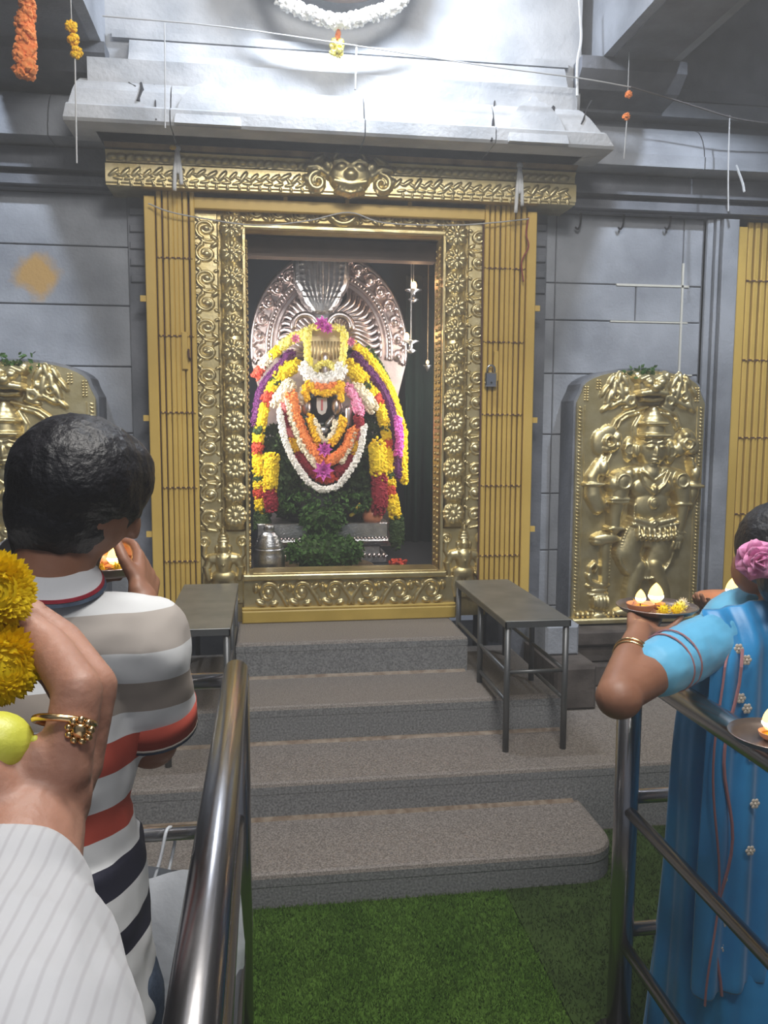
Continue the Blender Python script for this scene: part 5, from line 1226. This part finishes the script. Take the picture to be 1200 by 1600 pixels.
wrinkle(remesh(jn.build('jeans', 'denim', man, True), .010, 4), .010, .08)
pc_ = M(172, 898, 1.50)
plate(pc_, .062, 'offering plate the man holds up with both hands')
clay_lamp(pc_+np.array([.008, .0, .004]), .022, 'clay lamp burning on the plate of the striped-shirt man', .034, .7)
for i, (dx, dy) in enumerate(((-.034, .006), (.022, -.030), (-.012, -.034))): mum(pc_+np.array([dx, dy, .016]), .016, ('yellow blossom on the man\'s plate, left of the flame', 'yellow blossom on the man\'s plate, right of the flame', 'yellow blossom on the near rim of the man\'s plate')[i], 'fl_gold', 'blossoms on plates', (0, -.3, 1), 4, 12)

# ------------------------------------------------------------------ the woman in the blue saree
wm = thing('person', (1.22, 1.88, 0), 'woman in a bright blue saree holding lamps, seen from behind', 'person', None)
wh = M(1214, 860, 1.76); wn = M(1220, 950, 1.78)
sL = M(1108, 1000, 1.76); eL = M(968, 1082, 1.58); wL = M(1000, 985, 1.76)
cxw, cyw = 1.215, 1.89
sR = np.array([1.36, 1.92, sL[2]]); eR = np.array([1.42, 2.02, 1.06]); wR = M(1140, 985, 2.05)
wb = MB()
wb.ell(wh, (.074, .088, .098), 18, 12); wb.ell(wh+np.array([-.02, .055, -.055]), (.055, .05, .060), 14, 10); wb.ell(wh+np.array([-.035, .105, -.045]), (.012, .016, .02), 10, 8); wb.ell(wh+np.array([-.03, .095, -.085]), (.022, .012, .008), 8, 6)
for d_ in ((.075, .02, -.03), (-.075, .015, -.03)): wb.ell(wh+np.array(d_), (.011, .02, .03), 10, 8)
wb.cap(wn+np.array([0, 0, .04]), wn+np.array([0, 0, -.03]), .048, .055, 16); wb.cap(sL, sR, .055, .055, 14)
wb.chain([(*sL, .050), (*eL, .046)], 16); wb.ell(eL+np.array([-.006, -.012, -.006]), (.050, .048, .046), 14, 10); wb.chain([(*eL, .046), (*(eL*.5+wL*.5), .040), (*wL, .027)], 16)
wb.chain([(*sR, .050), (*eR, .044), (*wR, .027)], 14); wb.ell((cxw, cyw, 1.10), (.15, .11, .18), 16, 12); wb.ell((cxw, cyw, .90), (.165, .13, .14), 16, 12)
for s_ in (-1, 1):
    x = cxw+s_*.075; wb.chain([(x, cyw, .85, .085), (x, cyw, .45, .060), (x, cyw, .09, .040)], 14); wb.cap((x, cyw-.02, .03), (x-.01, cyw+.13, .024), .03, .022, 12)
hand(wb, wL, M(1010, 952, 1.90)-wL, np.array([-.35, .1, -.95]), np.array([.6, -.9, .1]), .95, curl=.16, thumb_up=-1.6)
hand(wb, wR, M(1100, 950, 2.03)-wR, np.array([.3, .1, -.95]), np.array([0, -1, .3]), .95, curl=.16, thumb_up=-1.2)
remesh(wb.build('body', 'skin', wm, True), .0058, 3)
hr = MB(); hr.ell(wh+np.array([0, -.008, .012]), (.096, .104, .106), 20, 14); hr.ell(wh+np.array([-.024, -.085, -.050]), (.074, .050, .072), 16, 12); hr.ell(wh+np.array([0, -.05, -.055]), (.072, .060, .060), 16, 10)
wrinkle(remesh(hr.build('hair', 'hair', wm, True), .006, 3), .005, .02)
# pink rose pinned in the bun
rc = M(1180, 874, 1.595); rose = thing('hair_rose', tuple(rc), 'pink rose pinned in the hair bun of the woman in blue', 'flower')
ax = np.array([-.25, -1, .0]); ax /= np.linalg.norm(ax); e1 = np.cross(ax, [0, 0, 1.]); e1 /= np.linalg.norm(e1); e2 = np.cross(ax, e1)
for L, (n_, rad, tilt, sz) in enumerate(((7, .034, .15, .024), (6, .024, .55, .021), (5, .014, .95, .017), (3, .006, 1.25, .012))):
    mb = MB()
    for k in range(n_):
        a = 2*math.pi*(k+.5*L)/n_+random.uniform(-.15, .15); rd = math.cos(a)*e1+math.sin(a)*e2; tg = -math.sin(a)*e1+math.cos(a)*e2
        d = math.cos(tilt)*rd+math.sin(tilt)*ax; grid = []
        for iu in range(4):
            for iv in range(5):
                u = iu/3; v_ = (iv-2)/2; w_ = sz*(.55+.55*math.sin(math.pi*(.2+.6*u))); cup = .35*sz*(v_*v_)+.25*sz*math.sin(9*v_+k)*u*.4
                grid.append(rc+rd*rad*.25+ax*.006*L+d*u*sz*1.35+tg*v_*w_+ax*(cup+.004*L)-ax*.30*sz*max(0, u-.75)*3)
        mb.add(grid, [(i*5+j, i*5+j+1, (i+1)*5+j+1, (i+1)*5+j) for i in range(3) for j in range(4)])
    o = mb.build('petal_ring', 'rose_pink', rose, True); o.modifiers.new('thickness', 'SOLIDIFY').thickness = .0012
# blouse, sleeve, pallu and saree
bl = MB(); bl.cap(sL+np.array([.02, 0, -.01]), sR+np.array([-.02, 0, -.01]), .062, .062, 16); bl.ell((cxw, cyw-.01, 1.13), (.165, .118, .16), 18, 12)
wrinkle(remesh(bl.build('blouse', 'blouse', wm, True), .008, 4), .008, .06)
slv = MB(); slv.chain([(*(sL+np.array([.015, .0, .0])), .068), (*(sL*.42+eL*.58+np.array([.0, .0, .004])), .064)], 18)
slo = wrinkle(remesh(slv.build('sleeve', 'blouse', wm, True), .006, 3), .008, .05)
n_ = 96; rows = []
prof = [(.012, .225, .20), (.20, .215, .185), (.45, .200, .17), (.70, .192, .155), (.88, .190, .150), (.98, .180, .140), (1.05, .172, .132), (1.12, .176, .130), (1.18, .172, .120)]
v = []; f = []
for i, (z, rx, ry) in enumerate(prof):
    amp = np.interp(z, [0, .5, .9, 1.18], [.060, .040, .018, .008])
    for k in range(n_):
        a = 2*math.pi*k/n_; w_ = 1+amp*(math.sin(11*a+.6*math.sin(3*z))+.5*math.sin(23*a+2*z))
        lean = 0.0
        v.append((cxw+rx*w_*math.cos(a)+lean, cyw+ry*w_*math.sin(a), z))
for i in range(len(prof)-1):
    for k in range(n_): f.append((i*n_+k, i*n_+(k+1) % n_, (i+1)*n_+(k+1) % n_, (i+1)*n_+k))
sa = MB().add(v, f).build('saree', 'saree', wm, True); ss = sa.modifiers.new('subdivision', 'SUBSURF'); ss.levels = 1; ss.render_levels = 1
# pallu: pleated cloth falling from the left shoulder down the back
v = []; f = []; NU, NV = 15, 26
for j in range(NV):
    t = j/(NV-1); z = 1.272-.94*t
    for i in range(NU):
        u = i/(NU-1); fold = .010*math.sin(u*math.pi*7+2*t)
        if t < .10: x = sL[0]-.03+.20*u; y = sL[1]+.0-.075*math.sin(t/.10*math.pi/2)-.002+fold
        else: x = sL[0]-.045+(.215+.05*t)*u; y = sL[1]-.085+.02*t+.05*u-.02*math.sin(u*math.pi)+fold*(1+t)
        v.append((x+.02*t, y+.02*max(0, t-.1), z-.012*math.cos(u*math.pi*1.0)))
f = [(j*NU+i, j*NU+i+1, (j+1)*NU+i+1, (j+1)*NU+i) for j in range(NV-1) for i in range(NU-1)]
pa = MB().add(v, f).build('pallu', 'saree', wm, True); pa.modifiers.new('thickness', 'SOLIDIFY').thickness = .004; s2 = pa.modifiers.new('subdivision', 'SUBSURF'); s2.levels = 1; s2.render_levels = 1  # darker saree colour stands in for shading on the lower cloth
# embroidered line and small flower studs on the pallu
pts = [np.array(v[j*NU+3])+np.array([.016*math.sin(j*.55), -.007, 0]) for j in range(2, NV)]
MB().tube(pts, .004, 6).build('embroidered_line', 'embroidery', pa)
pts2 = [np.array(v[j*NU+2])+np.array([.012*math.sin(j*.4+1)-.012, -.007, 0]) for j in range(2, NV)]
MB().tube(pts2, .003, 6).build('embroidered_line', 'embroidery', pa)
for j in (2, 3, 5, 6, 8, 9, 12, 15, 17, 20, 22):
    c_ = np.array(v[j*NU+(4 if j % 3 else 6)])+np.array([.014*math.sin(j*1.7), -.009, .006*math.cos(j*2.)]); mb = MB()
    for k in range(6): mb.ell(c_+np.array([.008*math.cos(k*math.pi/3), 0, .008*math.sin(k*math.pi/3)]), (.005, .002, .005), 6, 4)
    mb.ell(c_, (.004, .004, .004), 6, 4); mb.build('embroidered_flower', 'embroidery_pale', pa)
# embroidery on the sleeve edge
for t, r_ in ((.50, .0665), (.42, .0672)):
    c_ = sL*(1-t)+eL*t+np.array([0, 0, .004]); d = (eL-sL)/np.linalg.norm(eL-sL); e1 = np.cross(d, [0, 0, 1.]); e1 /= np.linalg.norm(e1); e2 = np.cross(d, e1)
    MB().tube([c_+r_*(math.cos(a)*e1+math.sin(a)*e2) for a in np.linspace(0, 2*math.pi, 30)], .0022, 5).build('embroidered_line', 'embroidery', slo)
bc = eL*.42+wL*.58; bd = (wL-eL)/np.linalg.norm(wL-eL); e1 = np.cross(bd, [0, 0, 1.]); e1 /= np.linalg.norm(e1); e2 = np.cross(bd, e1)
for o_ in (-.006, .006):
    bgl = MB().tube([bc+bd*o_+.0385*(math.cos(a)*e1+math.sin(a)*e2) for a in np.linspace(0, 2*math.pi, 33)], .0035, 7).build('gold_bangle', 'gold_jewel', None, True)
    tag(bgl, 'gold bangle on the raised wrist of the woman, ' + ('nearer her elbow' if o_ < 0 else 'nearer her hand'), 'bangle', 'gold bangles')
# her offerings
p1 = M(1026, 957, 1.87)
plate(p1, .098, 'offering plate with two flames in the raised hand of the woman', 'plate_steel')
clay_lamp(p1+np.array([-.048, -.01, .006]), .034, 'clay lamp at the left of the woman\'s plate', .034, .8)
clay_lamp(p1+np.array([.004, .015, .006]), .024, 'clay lamp in the middle of the woman\'s plate', .050, 1.2)
for i, (dx, dy, m_) in enumerate(((.050, -.022, 'fl_lemon'), (.024, -.050, 'fl_yellow'), (-.008, -.050, 'fl_yellow'), (.072, .010, 'fl_cream'), (-.030, .035, 'fl_gold'))):
    mum(p1+np.array([dx, dy, .018]), .018, ('lemon yellow blossom right of centre on the woman\'s plate', 'yellow blossom on the near right rim of the woman\'s plate', 'yellow blossom at the near rim of the woman\'s plate', 'cream blossom at the right rim of the woman\'s plate', 'golden blossom behind the left lamp on the woman\'s plate')[i], m_, 'blossoms on plates', (0, -.3, 1), 4, 12)
p2 = M(1138, 941, 2.03)
plate(p2, .082, 'terracotta plate with one flame beside the woman\'s head', 'clay')
clay_lamp(p2+np.array([.004, -.012, .006]), .022, 'clay lamp burning on the terracotta plate', .050, 1.0)
p3 = np.array([.940, 1.372, 1.0925])
plate(p3, .085, 'pale plate with a flame resting on the right railing at the frame edge', 'plate_steel')
clay_lamp(p3+np.array([-.004, .006, .005]), .024, 'clay lamp burning on the plate at the right frame edge', .050, .5)

# ------------------------------------------------------------------ near arm with flowers at the left edge
arm = thing('person', tuple(M(-60, 1750, .22)), 'raised near hand with a gold ring and white sleeve at the left edge', 'person', None)
A = MB()
A.chain([(*M(-20, 1640, .25), .030), (*M(10, 1400, .315), .027), (*M(40, 1290, .345), .024)], 18)
A.ell(M(62, 1240, .352), (.022, .016, .026), 16, 10); A.ell(M(25, 1285, .345), (.022, .018, .022), 14, 10); A.ell(M(95, 1205, .362), (.016, .016, .020), 14, 10)
F_ = [  # index, middle, ring, little: knuckle, middle joint, end joint, tip
    [(100, 1205, .350, .0112), (122, 1080, .362, .0108), (76, 1010, .388, .0096), (30, 972, .398, .0080)],
    [(122, 1195, .368, .0108), (148, 1072, .380, .0104), (98, 1000, .408, .0092), (50, 962, .418, .0078)],
    [(118, 1200, .388, .0104), (142, 1085, .402, .0098), (96, 1016, .426, .0088), (56, 985, .436, .0074)],
    [(104, 1205, .404, .0092), (120, 1110, .418, .0086), (84, 1055, .436, .0076), (52, 1030, .444, .0064)]]
for fg in F_:
    A.chain([(*M(x, y, Y), r_) for x, y, Y, r_ in fg], 14); A.cap(M(45, 1270, .350), M(*fg[0][:3]), .015, fg[0][3]*1.05, 12)
A.chain([(*M(8, 1270, .338), .014), (*M(-45, 1200, .340), .0125), (*M(-70, 1120, .352), .011), (*M(-62, 1060, .362), .009)], 14)
remesh(A.build('forearm_and_hand', 'skin_hand', arm, True), .0021, 3)
for fg in F_[:3]:
    a, b = M(*fg[2][:3]), M(*fg[3][:3]); d = (b-a)/np.linalg.norm(b-a); up_ = np.array([.35, -.5, .75]); up_ -= d*(up_@d); up_ /= np.linalg.norm(up_); s_ = np.cross(d, up_)
    R3 = Matrix(((s_[0], d[0], up_[0]), (s_[1], d[1], up_[1]), (s_[2], d[2], up_[2])))
    MB().ell(b+up_*.0068-d*.001, (.0048, .0065, .0012), 10, 6, R3).build('fingernail', 'skin_hand', arm, True)
slv = MB(); slv.chain([(*M(4, 1418, .314), .0335), (*M(-12, 1560, .285), .046), (*M(-55, 1800, .23), .056), (-.20, .10, 1.22, .065)], 20)
def striped_cloth():
    m = MATS['cloth_white'].copy(); m.name = 'pinstripe_cloth'; nt = m.node_tree; b = nt.nodes['Principled BSDF']
    tc = nt.nodes.new('ShaderNodeTexCoord'); w = nt.nodes.new('ShaderNodeTexWave'); w.inputs['Scale'].default_value = 60; w.inputs['Distortion'].default_value = .3; w.inputs['Detail Scale'].default_value = .6
    mp = nt.nodes.new('ShaderNodeMapping'); mp.inputs['Rotation'].default_value = (0, -.20, 0)
    nt.links.new(tc.outputs['Object'], mp.inputs[0]); nt.links.new(mp.outputs[0], w.inputs[0])
    r = nt.nodes.new('ShaderNodeValToRGB'); r.color_ramp.elements[0].position = .0; r.color_ramp.elements[0].color = (.40, .40, .43, 1); r.color_ramp.elements[1].position = .25; r.color_ramp.elements[1].color = (.47, .48, .51, 1)
    nt.links.new(w.outputs['Color'], r.inputs[0]); nt.links.new(r.outputs[0], b.inputs['Base Color']); MATS['pinstripe_cloth'] = m
striped_cloth()
wrinkle(remesh(slv.build('sleeve', 'pinstripe_cloth', arm, True), .0030, 4), .004, .025)
# gold ring with a beaded head
rc_ = M(101, 1128, .356); d = M(122, 1080, .362)-M(100, 1205, .350); d /= np.linalg.norm(d); e1 = np.cross(d, [0, 1., 0]); e1 /= np.linalg.norm(e1); e2 = np.cross(d, e1)
ring = thing('finger_ring', tuple(rc_), 'gold ring with a round beaded head on the near hand', 'ring')
MB().tube([rc_+.0122*(math.cos(a)*e1+math.sin(a)*e2)+d*.0015*math.sin(a) for a in np.linspace(0, 2*math.pi, 40)], .0016, 8).build('band', 'gold_jewel', ring, True)
hd = rc_+np.array([.0085, -.0105, .0]); mb = MB(); mb.ell(hd, (.0036, .003, .0036), 12, 8)
for k in range(9): a = 2*math.pi*k/9; mb.ell(hd+np.array([.0046*math.cos(a), -.0006, .0046*math.sin(a)]), (.0017, .0017, .0017), 8, 6)
mb.build('beaded_head', 'gold_jewel', ring, True)
mum(M(-12, 925, .385), .0205, 'upper yellow chrysanthemum held in the near hand', view=(.5, -1, .2), layers=9, per=46)
mum(M(0, 1040, .378), .0205, 'middle yellow chrysanthemum held in the near hand', view=(.6, -1, .0), layers=10, per=50)
mum(M(-40, 975, .39), .020, 'rear yellow chrysanthemum held in the near hand', view=(.3, -1, .4), layers=9, per=44)
lc = M(-8, 1165, .350); lm_ = thing('lime', tuple(lc), 'yellow-green lime under the flowers in the near hand', 'fruit')
MB().ell(lc, (.0155, .0145, .0140), 20, 14).build('peel', 'lime', lm_, True); MB().ell(lc+np.array([.0158, 0, .001]), (.0022, .0026, .0026), 8, 6).build('tip', 'lime', lm_, True)

# ------------------------------------------------------------------ haze volume added to imitate lens glare (its box lies outside every visible surface)
def haze():
    m = bpy.data.materials.new('haze'); m.use_nodes = True; nt = m.node_tree; nt.nodes.clear()
    out = nt.nodes.new('ShaderNodeOutputMaterial'); vn = nt.nodes.new('ShaderNodeVolumeScatter')
    vn.inputs['Density'].default_value = .034; vn.inputs['Anisotropy'].default_value = .35; vn.inputs['Color'].default_value = (.95, .97, 1, 1)
    nt.links.new(vn.outputs[0], out.inputs['Volume']); MATS['haze'] = m
    o = MB().box(-5.4, 5.9, -4.4, 7.1, -.3, 4.8).build('glare_haze', 'haze')
    tag(o, 'thin bluish haze added through the whole hall to imitate lens glare', 'haze'); o['kind'] = 'stuff'
haze()
